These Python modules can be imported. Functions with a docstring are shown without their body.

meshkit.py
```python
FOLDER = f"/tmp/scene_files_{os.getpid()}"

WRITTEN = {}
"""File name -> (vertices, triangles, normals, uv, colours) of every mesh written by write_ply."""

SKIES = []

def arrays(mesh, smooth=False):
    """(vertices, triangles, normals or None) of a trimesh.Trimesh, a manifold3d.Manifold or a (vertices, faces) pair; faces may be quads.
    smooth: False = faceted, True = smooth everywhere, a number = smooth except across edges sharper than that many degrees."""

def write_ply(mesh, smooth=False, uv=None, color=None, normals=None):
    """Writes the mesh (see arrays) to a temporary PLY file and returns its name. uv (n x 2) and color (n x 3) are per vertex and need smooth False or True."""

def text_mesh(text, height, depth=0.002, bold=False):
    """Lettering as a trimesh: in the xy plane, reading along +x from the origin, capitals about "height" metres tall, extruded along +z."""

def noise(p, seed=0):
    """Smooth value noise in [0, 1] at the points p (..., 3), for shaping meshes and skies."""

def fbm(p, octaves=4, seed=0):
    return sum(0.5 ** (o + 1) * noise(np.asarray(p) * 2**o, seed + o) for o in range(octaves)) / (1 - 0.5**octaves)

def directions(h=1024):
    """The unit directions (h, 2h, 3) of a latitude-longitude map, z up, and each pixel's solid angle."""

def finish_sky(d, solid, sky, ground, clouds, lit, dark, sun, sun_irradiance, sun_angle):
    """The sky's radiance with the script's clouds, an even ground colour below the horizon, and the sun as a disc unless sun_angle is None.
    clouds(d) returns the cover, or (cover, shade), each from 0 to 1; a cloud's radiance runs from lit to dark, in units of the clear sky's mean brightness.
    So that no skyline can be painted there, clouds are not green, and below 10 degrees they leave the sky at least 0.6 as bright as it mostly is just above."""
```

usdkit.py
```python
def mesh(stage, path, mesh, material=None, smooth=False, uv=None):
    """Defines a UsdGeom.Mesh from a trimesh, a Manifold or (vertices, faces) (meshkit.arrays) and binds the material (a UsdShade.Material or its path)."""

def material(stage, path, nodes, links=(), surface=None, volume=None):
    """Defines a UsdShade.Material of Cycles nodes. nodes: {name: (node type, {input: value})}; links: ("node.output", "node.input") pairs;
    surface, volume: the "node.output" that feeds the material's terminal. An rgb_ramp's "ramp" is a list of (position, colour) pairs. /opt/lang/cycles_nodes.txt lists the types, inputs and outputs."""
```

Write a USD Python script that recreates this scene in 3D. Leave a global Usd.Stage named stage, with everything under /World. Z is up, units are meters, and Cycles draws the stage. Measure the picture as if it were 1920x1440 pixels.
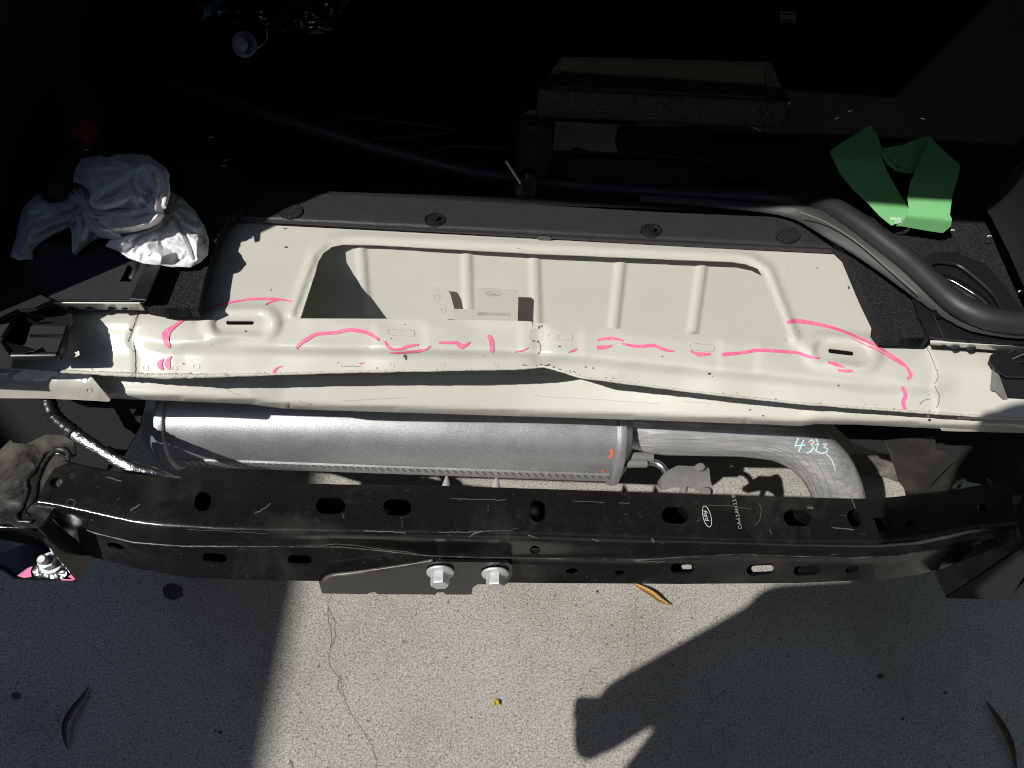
import math, random
import numpy as np, trimesh, shapely, manifold3d as mf
import usdkit, meshkit
from shapely.geometry import Polygon, LineString, Point
from scipy.spatial import Delaunay, cKDTree
from pxr import Usd, UsdGeom, UsdLux, UsdShade, Gf, Sdf, Vt

stage = Usd.Stage.CreateInMemory()
UsdGeom.SetStageUpAxis(stage, UsdGeom.Tokens.z)
UsdGeom.SetStageMetersPerUnit(stage, 1.0)
UsdGeom.Xform.Define(stage, '/World')
UsdGeom.Scope.Define(stage, '/World/Looks')

# ------------------------------------------------------------------ camera
FPX, ZC = 1350.0, 1.45                       # focal length in photo pixels (1920 wide), camera height
_X = np.array([1, .042, .05]); _X /= np.linalg.norm(_X)
_s = math.sin(math.radians(51))
_d1 = -0.0675
for _ in range(60):
    _d2 = math.sqrt(1 - _s * _s - _d1 * _d1); _d1 = -(_X[1] * _d2 + _X[2] * _s) / _X[0]
_D = np.array([_d1, math.sqrt(1 - _s * _s - _d1 * _d1), _s])
R = np.stack([_X, np.cross(-_D, _X), -_D])   # camera (right, down, forward) -> world
CAM = np.array([0, 0, ZC])
cam = UsdGeom.Camera.Define(stage, '/World/camera')
ax, ay, az = R @ [1, 0, 0], R @ [0, -1, 0], R @ [0, 0, -1]
cam.AddTransformOp().Set(Gf.Matrix4d(*ax, 0, *ay, 0, *az, 0, 0, 0, ZC, 1))
cam.CreateHorizontalApertureAttr(36.0); cam.CreateVerticalApertureAttr(27.0)
cam.CreateFocalLengthAttr(36.0 * FPX / 1920)
cam.CreateClippingRangeAttr(Gf.Vec2f(0.01, 1000))
cam.CreateExposureAttr(0.0)

# ------------------------------------------------------------------ sky and sun
SX, SY = .80, .60                            # sunlight travels this far in x and y per metre it falls
sun_to = np.array([-SX, -SY, 1.0]); sun_to /= np.linalg.norm(sun_to)
dome = UsdLux.DomeLight.Define(stage, '/World/sky')
skym = usdkit.material(stage, '/World/Looks/sky', {
    'sky': ('sky_texture', {'sky_type': 'single_scattering', 'sun_disc': False, 'sun_elevation': math.asin(sun_to[2]),
                            'sun_rotation': math.atan2(sun_to[0], sun_to[1]), 'ozone_density': 4.0}),
    'bg': ('background_shader', {'strength': 0.10})}, [('sky.color', 'bg.color')], surface='bg.background')
UsdShade.MaterialBindingAPI.Apply(dome.GetPrim()).Bind(skym)
sun = UsdLux.DistantLight.Define(stage, '/World/sun')
sun.CreateIntensityAttr(1.25); sun.CreateAngleAttr(0.53); sun.CreateColorAttr(Gf.Vec3f(1, .972, .925))
sun.GetPrim().CreateAttribute('inputs:normalize', Sdf.ValueTypeNames.Bool).Set(True)
_z = sun_to; _x = np.cross([0, 0, 1.0], _z); _x /= np.linalg.norm(_x); _y = np.cross(_z, _x)
sun.AddTransformOp().Set(Gf.Matrix4d(*_x, 0, *_y, 0, *_z, 0, 0, 0, 10, 1))

# ------------------------------------------------------------------ points of the place seen at a pixel of the photograph
def ray(px, py):
    v = np.stack([(np.asarray(px, float) - 960) / FPX, (np.asarray(py, float) - 720) / FPX, np.ones(np.shape(px))], -1)
    return v @ R.T
def at(px, py, z):
    r = ray(px, py); t = (np.asarray(z, float) - ZC) / r[..., 2]; return CAM + r * t[..., None]
def aty(px, py, y):
    r = ray(px, py); t = np.asarray(y, float) / r[..., 1]; return CAM + r * t[..., None]
def proj(P):
    v = (np.asarray(P, float) - CAM) @ R; return np.stack([960 + FPX * v[..., 0] / v[..., 2], 720 + FPX * v[..., 1] / v[..., 2]], -1)
def cv(x, pts):
    p = np.asarray(pts, float); return np.interp(x, p[:, 0], p[:, 1])
def ss(t):
    t = np.clip(t, 0, 1); return t * t * (3 - 2 * t)

def hsurf(curves, w=0, bump=None):
    """A surface by contour lines: curves (photo line, height) from the far one to the near one."""
    def S(px, py):
        px, py = np.asarray(px, float), np.asarray(py, float)
        def zz(q):
            Y = np.stack([cv(px, c[0]) for c in curves]); H = np.stack([cv(px, c[1]) if np.ndim(c[1]) else np.full(px.shape, c[1]) for c in curves])
            z = H[0] + 0 * px
            z = np.where(q < Y[0], H[0] + (q - Y[0]) / np.maximum(Y[1] - Y[0], 1) * (H[1] - H[0]), z) if len(curves) > 1 else z
            for i in range(len(curves) - 1):
                t = (q - Y[i]) / np.maximum(Y[i + 1] - Y[i], 1e-3)
                z = np.where(q >= Y[i], H[i] + np.clip(t, 0, 1.6 if i == len(curves) - 2 else 1) * (H[i + 1] - H[i]), z)
            return z
        if w:
            ks = np.linspace(-w, w, 7); z = sum(zz(py + k) for k in ks) / 7
        else:
            z = zz(py)
        if bump is not None: z = z + bump(px, py)
        return at(px, py, z)
    return S
def flat(z):
    return lambda px, py: at(px, py, np.full(np.shape(px), float(z)))
def plane3(a, b, c):
    n = np.cross(b - a, c - a)
    def S(px, py):
        r = ray(px, py); t = ((a - CAM) @ n) / (r @ n); return CAM + r * t[..., None]
    return S
def onmesh(m, guess=None):
    """The nearest hit of the view on a mesh (for marks that lie on curved things)."""
    v, f, _ = meshkit.arrays(m)
    A, e1, e2 = v[f[:, 0]], v[f[:, 1]] - v[f[:, 0]], v[f[:, 2]] - v[f[:, 0]]
    def S(px, py):
        rs = ray(np.ravel(px), np.ravel(py)); out = []
        for r in rs:
            p = np.cross(r, e2); d = (e1 * p).sum(1); d = np.where(np.abs(d) < 1e-14, 1e-14, d)
            s = CAM - A; u = (s * p).sum(1) / d; q = np.cross(s, e1); w = (q @ r) / d; t = (e2 * q).sum(1) / d
            ok = (u >= -1e-6) & (w >= -1e-6) & (u + w <= 1 + 1e-6) & (t > 0)
            out.append(CAM + r * (t[ok].min() if ok.any() else np.nan))
        out = np.array(out)
        bad = np.isnan(out[:, 0])
        if bad.any() and not bad.all():
            pp = np.stack([np.ravel(px), np.ravel(py)], 1); k = cKDTree(pp[~bad]).query(pp[bad])[1]; out[bad] = out[~bad][k]
        return out.reshape(np.shape(px) + (3,))
    return S

# ------------------------------------------------------------------ mesh helpers
def resample(c, step):
    c = np.asarray(c, float)[:, :2]; ls = LineString(c); n = max(int(ls.length / step), 3)
    d = set(np.round(np.linspace(0, ls.length, n, endpoint=False), 3))
    acc = np.concatenate([[0], np.cumsum(np.linalg.norm(np.diff(c, axis=0), axis=1))])[:-1]
    d = np.array(sorted(d | set(np.round(acc, 3)))); keep = [d[0]]
    for q in d[1:]:
        if q - keep[-1] > step * .3 or q in np.round(acc, 3): keep.append(q)
    return np.array([ls.interpolate(q).coords[0] for q in keep])
def sheet(poly, S, step=8, thick=.0015, lift=0.0, seed=1):
    """A plate whose outline (with holes) is given in photo pixels, lying on the surface S, with real thickness."""
    if not isinstance(poly, shapely.Geometry): poly = Polygon(poly)
    poly = poly.buffer(0)
    polys = list(getattr(poly, 'geoms', [poly])); meshes = []
    rng = np.random.default_rng(seed)
    for pg in polys:
        if pg.area < 1: continue
        B = [resample(pg.exterior.coords, step * .8)] + [resample(r.coords, min(step * .8, 3)) for r in pg.interiors]
        B = np.concatenate(B)
        x0, y0, x1, y1 = pg.bounds
        gx, gy = np.meshgrid(np.arange(x0 + step / 2, x1, step), np.arange(y0 + step / 2, y1, step * .87))
        gx = gx + (np.arange(len(gx)) % 2)[:, None] * step / 2
        I = np.stack([gx.ravel(), gy.ravel()], 1); I = I + rng.uniform(-.06, .06, I.shape) * step
        I = I[shapely.contains_xy(pg, I[:, 0], I[:, 1])] if len(I) else I
        if len(I):
            d, _ = cKDTree(B).query(I); I = I[d > step * .45]
        P = np.concatenate([B, I]); P = P + rng.uniform(-1e-4, 1e-4, P.shape)
        T = Delaunay(P).simplices; c = P[T].mean(1)
        T = T[shapely.contains_xy(pg.buffer(1e-3), c[:, 0], c[:, 1])]
        a = P[T]; cr = (a[:, 1, 0] - a[:, 0, 0]) * (a[:, 2, 1] - a[:, 0, 1]) - (a[:, 1, 1] - a[:, 0, 1]) * (a[:, 2, 0] - a[:, 0, 0])
        T = T[np.abs(cr) > 1e-3]; cr = cr[np.abs(cr) > 1e-3]
        T = np.where((cr > 0)[:, None], T[:, ::-1], T)
        used, inv = np.unique(T, return_inverse=True); P = P[used]; T = inv.reshape(T.shape)
        V = S(P[:, 0], P[:, 1])
        fn = np.cross(V[T[:, 1]] - V[T[:, 0]], V[T[:, 2]] - V[T[:, 0]]); N = np.zeros_like(V)
        for k in range(3): np.add.at(N, T[:, k], fn)
        N /= np.maximum(np.linalg.norm(N, axis=1, keepdims=True), 1e-12)
        if ((CAM - V) * N).sum() < 0: N = -N
        n = len(V); Vf, Vb = V + N * lift, V + N * (lift - thick)
        E = np.sort(np.concatenate([T[:, [0, 1]], T[:, [1, 2]], T[:, [2, 0]]]), 1)
        D = np.concatenate([T[:, [0, 1]], T[:, [1, 2]], T[:, [2, 0]]])
        u, i, cnt = np.unique(E, axis=0, return_index=True, return_counts=True); be = D[i[cnt == 1]]
        # rim with its own vertices, so that smoothing keeps the edge crisp
        W = np.concatenate([Vf[be[:, 0]], Vf[be[:, 1]], Vb[be[:, 0]], Vb[be[:, 1]]]); m = len(be); k = np.arange(m)
        W = W
        F1 = np.stack([k, k + 2 * m, k + m], 1); F2 = np.stack([k + m, k + 2 * m, k + 3 * m], 1)
        V2 = np.concatenate([Vf, Vb, W]); F = np.concatenate([T, T[:, ::-1] + n, F1 + 2 * n, F2 + 2 * n])
        meshes.append(trimesh.Trimesh(V2, F, process=False))
    return trimesh.util.concatenate(meshes)
def stroke(pts, w, smooth=True):
    """A brush stroke in photo pixels: w may be one width or one per point."""
    p = np.asarray(pts, float)
    if smooth and len(p) > 2:
        t = np.concatenate([[0], np.cumsum(np.linalg.norm(np.diff(p, axis=0), axis=1))])
        from scipy.interpolate import PchipInterpolator
        q = np.linspace(0, t[-1], max(len(p) * 6, 12))
        ws = np.interp(q, t, w) if np.ndim(w) else np.full(len(q), float(w))
        p = np.stack([PchipInterpolator(t, p[:, 0])(q), PchipInterpolator(t, p[:, 1])(q)], 1)
    else:
        ws = np.asarray(w, float) if np.ndim(w) else np.full(len(p), float(w))
    g = [shapely.convex_hull(shapely.union_all([Point(p[i]).buffer(ws[i] / 2, 6), Point(p[i + 1]).buffer(ws[i + 1] / 2, 6)])) for i in range(len(p) - 1)]
    return shapely.union_all(g)
def spline(pts, n=60):
    from scipy.interpolate import CubicSpline, PchipInterpolator
    p = np.asarray(pts, float); t = np.concatenate([[0], np.cumsum(np.linalg.norm(np.diff(p, axis=0), axis=1))])
    q = np.linspace(0, t[-1], n); return np.stack([PchipInterpolator(t, p[:, k])(q) for k in range(p.shape[1])], 1)
def tube(pts, rad, seg=14, rough=0, seed=0, flat_=None):
    p = np.asarray(pts, float); n = len(p); r = np.full(n, rad) if np.ndim(rad) == 0 else np.asarray(rad, float)
    t = np.gradient(p, axis=0); t /= np.linalg.norm(t, axis=1, keepdims=True)
    u = np.cross(t[0], [0, 0, 1.0]);
    if np.linalg.norm(u) < .1: u = np.cross(t[0], [1.0, 0, 0])
    u /= np.linalg.norm(u); V = []
    a = np.linspace(0, 2 * np.pi, seg, endpoint=False)
    for i in range(n):
        u = u - t[i] * (u @ t[i]); u /= np.linalg.norm(u); w = np.cross(t[i], u)
        V.append(p[i] + r[i] * (np.cos(a)[:, None] * u + np.sin(a)[:, None] * w))
    V = np.array(V)
    if rough:
        k = meshkit.fbm(V * (1 / (rad if np.ndim(rad) == 0 else np.mean(rad))) * .9, 3, seed) - .5
        c = p[:, None]; V = c + (V - c) * (1 + rough * k[..., None])
    V = V.reshape(-1, 3); F = []
    for i in range(n - 1):
        for j in range(seg):
            b, c = i * seg + j, i * seg + (j + 1) % seg; F += [[b, c, b + seg], [c, c + seg, b + seg]]
    V = np.concatenate([V, [p[0], p[-1]]])
    for j in range(seg):
        F += [[n * seg, (j + 1) % seg, j], [n * seg + 1, (n - 1) * seg + j, (n - 1) * seg + (j + 1) % seg]]
    return trimesh.Trimesh(V, np.array(F)[:, ::-1] if False else F, process=False)
def hull(pts):
    return trimesh.convex.convex_hull(np.asarray(pts, float))
def solid(corners, bevel=.002):
    """Eight (or more) corners as a rounded convex block."""
    c = np.asarray(corners, float); m = c.mean(0); d = m - c; d /= np.linalg.norm(d, axis=1, keepdims=True)
    c = c + d * bevel; s = trimesh.creation.icosphere(subdivisions=1, radius=bevel).vertices
    return hull((c[:, None] + s[None]).reshape(-1, 3))
def box(lo, hi, bevel=.004):
    lo, hi = np.array(lo, float), np.array(hi, float)
    c = np.array([[x, y, z] for x in (lo[0], hi[0]) for y in (lo[1], hi[1]) for z in (lo[2], hi[2])])
    s = np.array([[a, b, e] for a in (-1, 1) for b in (-1, 1) for e in (-1, 1)]); pts = []
    for p, g in zip(c, np.where(c == lo, 1, -1)):
        for k in range(3):
            q = p + g * bevel; q[k] = p[k]; pts.append(q)
    return hull(pts)
def frame(d):
    d = np.asarray(d, float); d /= np.linalg.norm(d); u = np.cross(d, [0, 0, 1.0] if abs(d[2]) < .9 else [1.0, 0, 0]); u /= np.linalg.norm(u)
    return np.stack([u, np.cross(d, u), d], 1)
def lathe(profile, o, d, seg=28):
    """profile: (radius, distance along d) pairs."""
    a = np.linspace(0, 2 * np.pi, seg, endpoint=False); M = frame(d); V = []
    for r, h in profile: V.append(np.stack([r * np.cos(a), r * np.sin(a), np.full(seg, h)], 1))
    V = np.concatenate(V) @ M.T + np.asarray(o); F = []
    for i in range(len(profile) - 1):
        for j in range(seg):
            b, c = i * seg + j, i * seg + (j + 1) % seg; F += [[b, c, b + seg], [c, c + seg, b + seg]]
    return trimesh.Trimesh(V, F, process=False)
def cat(*m): return trimesh.util.concatenate([x for x in m])
def lettering(text, S, o, u, v, lift=.0006, shear=0.0, bold=False):
    """Lettering of height 1 laid on the surface S from the photo pixel o along u with its letters' tops along v."""
    t = meshkit.text_mesh(text, 1.0, .02, bold); w = t.vertices
    x, y, k = w[:, 0] + shear * w[:, 1], w[:, 1], w[:, 2] > .01
    px, py = o[0] + x * u[0] + y * v[0], o[1] + x * u[1] + y * v[1]
    P = S(px, py); n = CAM - P; n /= np.linalg.norm(n, axis=1, keepdims=True)
    return trimesh.Trimesh(P + n * np.where(k, lift, lift * .1)[:, None], t.faces, process=False)
def ellipse(cx, cy, a, b, ang=0, n=28):
    t = np.linspace(0, 2 * np.pi, n, endpoint=False); c, s = math.cos(ang), math.sin(ang)
    return Polygon(np.stack([cx + a * np.cos(t) * c - b * np.sin(t) * s, cy + a * np.cos(t) * s + b * np.sin(t) * c], 1))
def slot(cx, cy, w, h, ang=0):
    c, s = math.cos(ang), math.sin(ang); r = min(w, h) / 2; l = max(w, h) / 2 - r
    d = np.array([c, s]) if w >= h else np.array([-s, c])
    return LineString([np.array([cx, cy]) - d * l, np.array([cx, cy]) + d * (l + .01)]).buffer(r, 8)
def rounded(pts, r):
    p = Polygon(pts).buffer(0); return p.buffer(-r).buffer(r, 8)

# ------------------------------------------------------------------ materials
LK = '/World/Looks/'
def mat(name, base, rough=.5, metallic=0.0, var=None, specks=None, bump=None, rvar=0.0, spec=.5, coat=0.0, extra=None, dust=None):
    """base colour; var (scale, other colour, contrast); specks (scale, colour, threshold); bump (scale, metres, detail); dust (scale, colour, from, to)."""
    n = {'g': ('geometry', {}), 'p': ('principled_bsdf', {'base_color': base, 'roughness': rough, 'metallic': metallic, 'specular_ior_level': spec, 'coat_weight': coat, 'coat_roughness': .12, **(extra or {})})}
    L = []; col = None
    if var:
        n['vn'] = ('noise_texture', {'scale': var[0], 'detail': 5.0, 'roughness': .6})
        n['vr'] = ('rgb_ramp', {'ramp': [(.5 - var[2] / 2, base), (.5 + var[2] / 2, var[1])]})
        L += [('g.position', 'vn.vector'), ('vn.fac', 'vr.fac')]; col = 'vr.color'
    if specks:
        n['sn'] = ('noise_texture', {'scale': specks[0], 'detail': 2.0, 'roughness': .6})
        n['sr'] = ('rgb_ramp', {'ramp': [(specks[2] - .03, (0, 0, 0)), (specks[2] + .03, (1, 1, 1))]})
        n['sm'] = ('mix_color', {'a': base, 'b': specks[1]})
        L += [('g.position', 'sn.vector'), ('sn.fac', 'sr.fac'), ('sr.color', 'sm.fac')]
        if col: L.append((col, 'sm.a'))
        col = 'sm.result'
    if dust:
        n['dn'] = ('noise_texture', {'scale': dust[0], 'detail': 8.0, 'roughness': .72, 'distortion': .4})
        n['dr'] = ('rgb_ramp', {'ramp': [(dust[2], (0, 0, 0)), (dust[3], (1, 1, 1))]})
        n['dm'] = ('mix_color', {'a': base, 'b': dust[1]})
        L += [('g.position', 'dn.vector'), ('dn.fac', 'dr.fac'), ('dr.color', 'dm.fac')]
        if col: L.append((col, 'dm.a'))
        col = 'dm.result'
    if col: L.append((col, 'p.base_color'))
    if rvar:
        n['rn'] = ('noise_texture', {'scale': 14.0, 'detail': 6.0, 'roughness': .65})
        n['rr'] = ('map_range', {'from_min': .3, 'from_max': .7, 'to_min': max(rough - rvar, .02), 'to_max': min(rough + rvar, 1.0)})
        L += [('g.position', 'rn.vector'), ('rn.fac', 'rr.value'), ('rr.result', 'p.roughness')]
    if bump:
        n['bn'] = ('noise_texture', {'scale': bump[0], 'detail': float(bump[2]) if len(bump) > 2 else 3.0, 'roughness': .6})
        n['bb'] = ('bump', {'distance': bump[1], 'strength': 1.0})
        L += [('g.position', 'bn.vector'), ('bn.fac', 'bb.height'), ('bb.normal', 'p.normal')]
    return usdkit.material(stage, LK + name, n, L, surface='p.BSDF')

M = {}
M['paint'] = mat('beige_paint', (.53, .525, .465), .30, var=(5, (.57, .56, .495), .4), specks=(900, (.22, .21, .18), .80), bump=(160, .00012), rvar=.08, coat=.45, dust=(9, (.40, .385, .33), .60, .95))
M['sealer'] = mat('seam_sealer', (.52, .51, .44), .38, specks=(420, (.10, .095, .085), .66), bump=(500, .0012, 4))
M['grey_plate'] = mat('primer_plate', (.50, .50, .44), .42, bump=(300, .0001))
M['paint_plate'] = mat('end_plate_paint', (.46, .45, .39), .22, bump=(55, .0009, 4), coat=.5)
M['frame'] = mat('black_frame_paint', (.0075, .0074, .0074), .22, specks=(620, (.10, .09, .075), .70), dust=(7, (.045, .042, .037), .50, .86), bump=(240, .00012), rvar=.10)
M['frame_dirty'] = mat('dusty_frame_paint', (.010, .0095, .009), .38, specks=(500, (.12, .105, .085), .68), dust=(11, (.15, .14, .12), .42, .72), bump=(200, .0002))
M['black_gloss'] = mat('black_gloss_paint', (.006, .006, .006), .15, dust=(20, (.03, .027, .022), .52, .9), bump=(90, .0003))
M['plastic'] = mat('black_plastic', (.024, .024, .026), .42, var=(45, (.032, .032, .034), .6), bump=(1500, .00025, 2), specks=(900, (.075, .075, .082), .63), rvar=.06)
M['smooth_plastic'] = mat('smooth_black_plastic', (.012, .012, .014), .38, bump=(400, .00008), specks=(900, (.06, .06, .06), .78))
M['carpet'] = mat('black_carpet', (.013, .013, .0145), .95, bump=(600, .003, 4), specks=(820, (.085, .085, .093), .60), spec=.2)
M['trim_dark'] = mat('dark_interior_trim', (.05, .052, .054), .55, bump=(300, .0003))
M['dark_liner'] = mat('dark_liner', (.007, .007, .008), .95, bump=(200, .001))
M['rubber'] = mat('black_rubber', (.016, .016, .016), .52, var=(60, (.022, .022, .021), .6), bump=(700, .00015), rvar=.08)
M['rubber_flange'] = mat('grey_rubber_flange', (.033, .033, .032), .55, bump=(500, .0002))
M['grey_rubber'] = mat('dusty_rubber', (.13, .125, .12), .75, var=(60, (.19, .185, .175), .6), bump=(300, .0006))
M['galv'] = mat('aluminised_steel', (.33, .33, .335), .40, .7, var=(480, (.55, .55, .56), .34), bump=(420, .00025, 4), rvar=.06, dust=(6, (.28, .275, .27), .5, .9))
M['pipe'] = usdkit.material(stage, LK + 'brushed_pipe_steel', {
    'g': ('geometry', {}), 'm': ('mapping', {'scale': (9.0, 190.0, 150.0)}), 'n': ('noise_texture', {'scale': 1.0, 'detail': 5.0, 'roughness': .7, 'distortion': .3}),
    'r': ('rgb_ramp', {'ramp': [(.28, (.32, .32, .325)), (.48, (.50, .495, .49)), (.60, (.62, .615, .61)), (.76, (.80, .80, .80))]}),
    'n2': ('noise_texture', {'scale': 24.0, 'detail': 4.0}), 'q': ('map_range', {'from_min': .3, 'from_max': .7, 'to_min': .20, 'to_max': .42}),
    'b': ('bump', {'distance': .0004, 'strength': .7}), 'p': ('principled_bsdf', {'metallic': .5})},
    [('g.position', 'm.vector'), ('m.vector', 'n.vector'), ('n.fac', 'r.fac'), ('r.color', 'p.base_color'), ('g.position', 'n2.vector'), ('n2.fac', 'q.value'), ('q.result', 'p.roughness'), ('n.fac', 'b.height'), ('b.normal', 'p.normal')], surface='p.BSDF')
M['zinc'] = mat('zinc_bolt', (.50, .51, .515), .5, .55, var=(200, (.72, .73, .73), .5), bump=(500, .0003))
M['foil'] = mat('foil_tape', (.62, .63, .65), .30, 1.0, var=(90, (.40, .40, .41), .5), bump=(210, .0022, 4))
M['pink'] = mat('pink_marker', (.84, .11, .26), .55, var=(70, (.86, .22, .37), .45), specks=(330, (.70, .36, .38), .64))
M['pink2'] = mat('pink_paint', (.80, .22, .40), .5, dust=(60, (.3, .12, .16), .5, .8))
M['orange'] = mat('orange_marker', (.80, .13, .05), .6)
M['chalk'] = mat('pale_blue_marker', (.52, .74, .78), .6)
M['shield'] = mat('heat_shield_paint', (.022, .020, .018), .34, specks=(500, (.12, .11, .095), .70), dust=(14, (.06, .055, .048), .45, .8))
M['white'] = mat('white_print', (.74, .74, .73), .6)
M['grey_print'] = mat('grey_print', (.34, .33, .31), .6)
M['scratch'] = mat('scuffed_metal', (.10, .092, .08), .55, bump=(700, .0006))
M['cloth'] = mat('white_cotton', (.80, .80, .81), .95, bump=(1100, .0009, 3), dust=(24, (.52, .51, .49), .58, .80), spec=.15, extra={'sheen_weight': .2})
M['tape'] = mat('green_tape', (.155, .44, .165), .55, var=(30, (.19, .48, .20), .6), bump=(500, .0002))
M['brown'] = mat('brown_felt', (.034, .025, .019), .95, bump=(600, .002, 4))
M['speckle'] = mat('speckled_box', (.016, .02, .018), .6, specks=(300, (.07, .08, .075), .58), bump=(260, .002))
M['blue_film'] = mat('blue_wrapper', (.16, .30, .46), .25, bump=(60, .002))
M['red'] = mat('red_plastic', (.20, .012, .02), .4)
M['pipe_mark'] = mat('pipe_draw_mark', (.36, .355, .35), .45, .5)
M['faint'] = mat('faint_scratch', (.36, .35, .30), .5)
M['steel'] = mat('dull_steel', (.45, .46, .48), .35, 1.0)
M['crack'] = mat('crack_dirt', (.16, .14, .115), .9)
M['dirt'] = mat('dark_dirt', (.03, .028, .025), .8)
M['leaf_dark'] = mat('dark_dry_leaf', (.10, .07, .045), .7, var=(120, (.06, .04, .03), .5))
M['leaf_tan'] = mat('tan_dry_leaf', (.42, .25, .09), .7, var=(150, (.30, .17, .06), .5))
M['yellow'] = mat('yellow_petal', (.45, .34, .05), .7)
M['flap'] = mat('dusty_grey_sheet', (.10, .088, .08), .8, dust=(40, (.24, .21, .19), .45, .75), bump=(150, .003))
# concrete: pale broom-finished grains over darker aggregate, with broad stains
M['concrete'] = usdkit.material(stage, LK + 'concrete', {
    'g': ('geometry', {}),
    'n1': ('noise_texture', {'scale': 290.0, 'detail': 4.0, 'roughness': .65, 'distortion': .6}),
    'r1': ('rgb_ramp', {'ramp': [(.33, (.15, .14, .125)), (.46, (.35, .335, .305)), (.57, (.49, .475, .435)), (.70, (.62, .605, .56))]}),
    'n2': ('noise_texture', {'scale': 3.2, 'detail': 5.0, 'roughness': .6}),
    'r2': ('rgb_ramp', {'ramp': [(.3, (.74, .725, .70)), (.5, (.93, .92, .91)), (.7, (1.0, 1.0, 1.0))]}),
    'mx': ('mix_color', {'blend_type': 'multiply', 'fac': 1.0}),
    'n3': ('noise_texture', {'scale': 95.0, 'detail': 2.0, 'roughness': .5}),
    'r3': ('rgb_ramp', {'ramp': [(.27, (.30, .29, .28)), (.335, (1, 1, 1))]}),
    'my': ('mix_color', {'blend_type': 'multiply', 'fac': .8}),
    'b': ('bump', {'distance': .0022, 'strength': .8}),
    'p': ('principled_bsdf', {'roughness': .92, 'specular_ior_level': .2})},
    [('g.position', 'n1.vector'), ('g.position', 'n2.vector'), ('g.position', 'n3.vector'), ('n1.fac', 'r1.fac'), ('n2.fac', 'r2.fac'), ('n3.fac', 'r3.fac'),
     ('r1.color', 'mx.a'), ('r2.color', 'mx.b'), ('mx.result', 'my.a'), ('r3.color', 'my.b'), ('my.result', 'p.base_color'), ('n1.fac', 'b.height'), ('b.normal', 'p.normal')], surface='p.BSDF')
M['stain'] = mat('oil_stain', (.028, .027, .027), .7, bump=(200, .001), var=(40, (.06, .057, .054), .7))
M['tint'] = usdkit.material(stage, LK + 'tinted_glass', {'f': ('fresnel', {'IOR': 1.5}), 't': ('transparent_bsdf', {'color': (.33, .355, .335)}), 'g': ('glossy_bsdf', {'roughness': .02, 'color': (1, 1, 1)}), 'm': ('mix_closure', {})},
    [('f.fac', 'm.fac'), ('t.BSDF', 'm.closure1'), ('g.BSDF', 'm.closure2')], surface='m.closure')
M['clear'] = usdkit.material(stage, LK + 'clear_plastic', {'f': ('fresnel', {'IOR': 1.45}), 't': ('transparent_bsdf', {'color': (.80, .82, .84)}), 'g': ('glossy_bsdf', {'roughness': .12, 'color': (1, 1, 1)}), 'm': ('mix_closure', {})},
    [('f.fac', 'm.fac'), ('t.BSDF', 'm.closure1'), ('g.BSDF', 'm.closure2')], surface='m.closure')
M['car_paint'] = mat('car_body_paint', (.50, .49, .425), .22, coat=.6)
M['wall'] = mat('rendered_wall', (.07, .07, .075), .9, bump=(40, .003), var=(2, (.06, .06, .065), .5))
M['foliage'] = mat('hedge_leaves', (.03, .045, .015), .7, var=(6, (.05, .07, .02), .5))
M['roof'] = mat('roof_tiles', (.10, .07, .06), .85, bump=(20, .01))
M['skin'] = mat('skin', (.45, .27, .19), .5)
M['shirt'] = mat('dark_shirt', (.03, .04, .07), .9)
M['trouser'] = mat('dark_trousers', (.03, .03, .035), .9)
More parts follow.
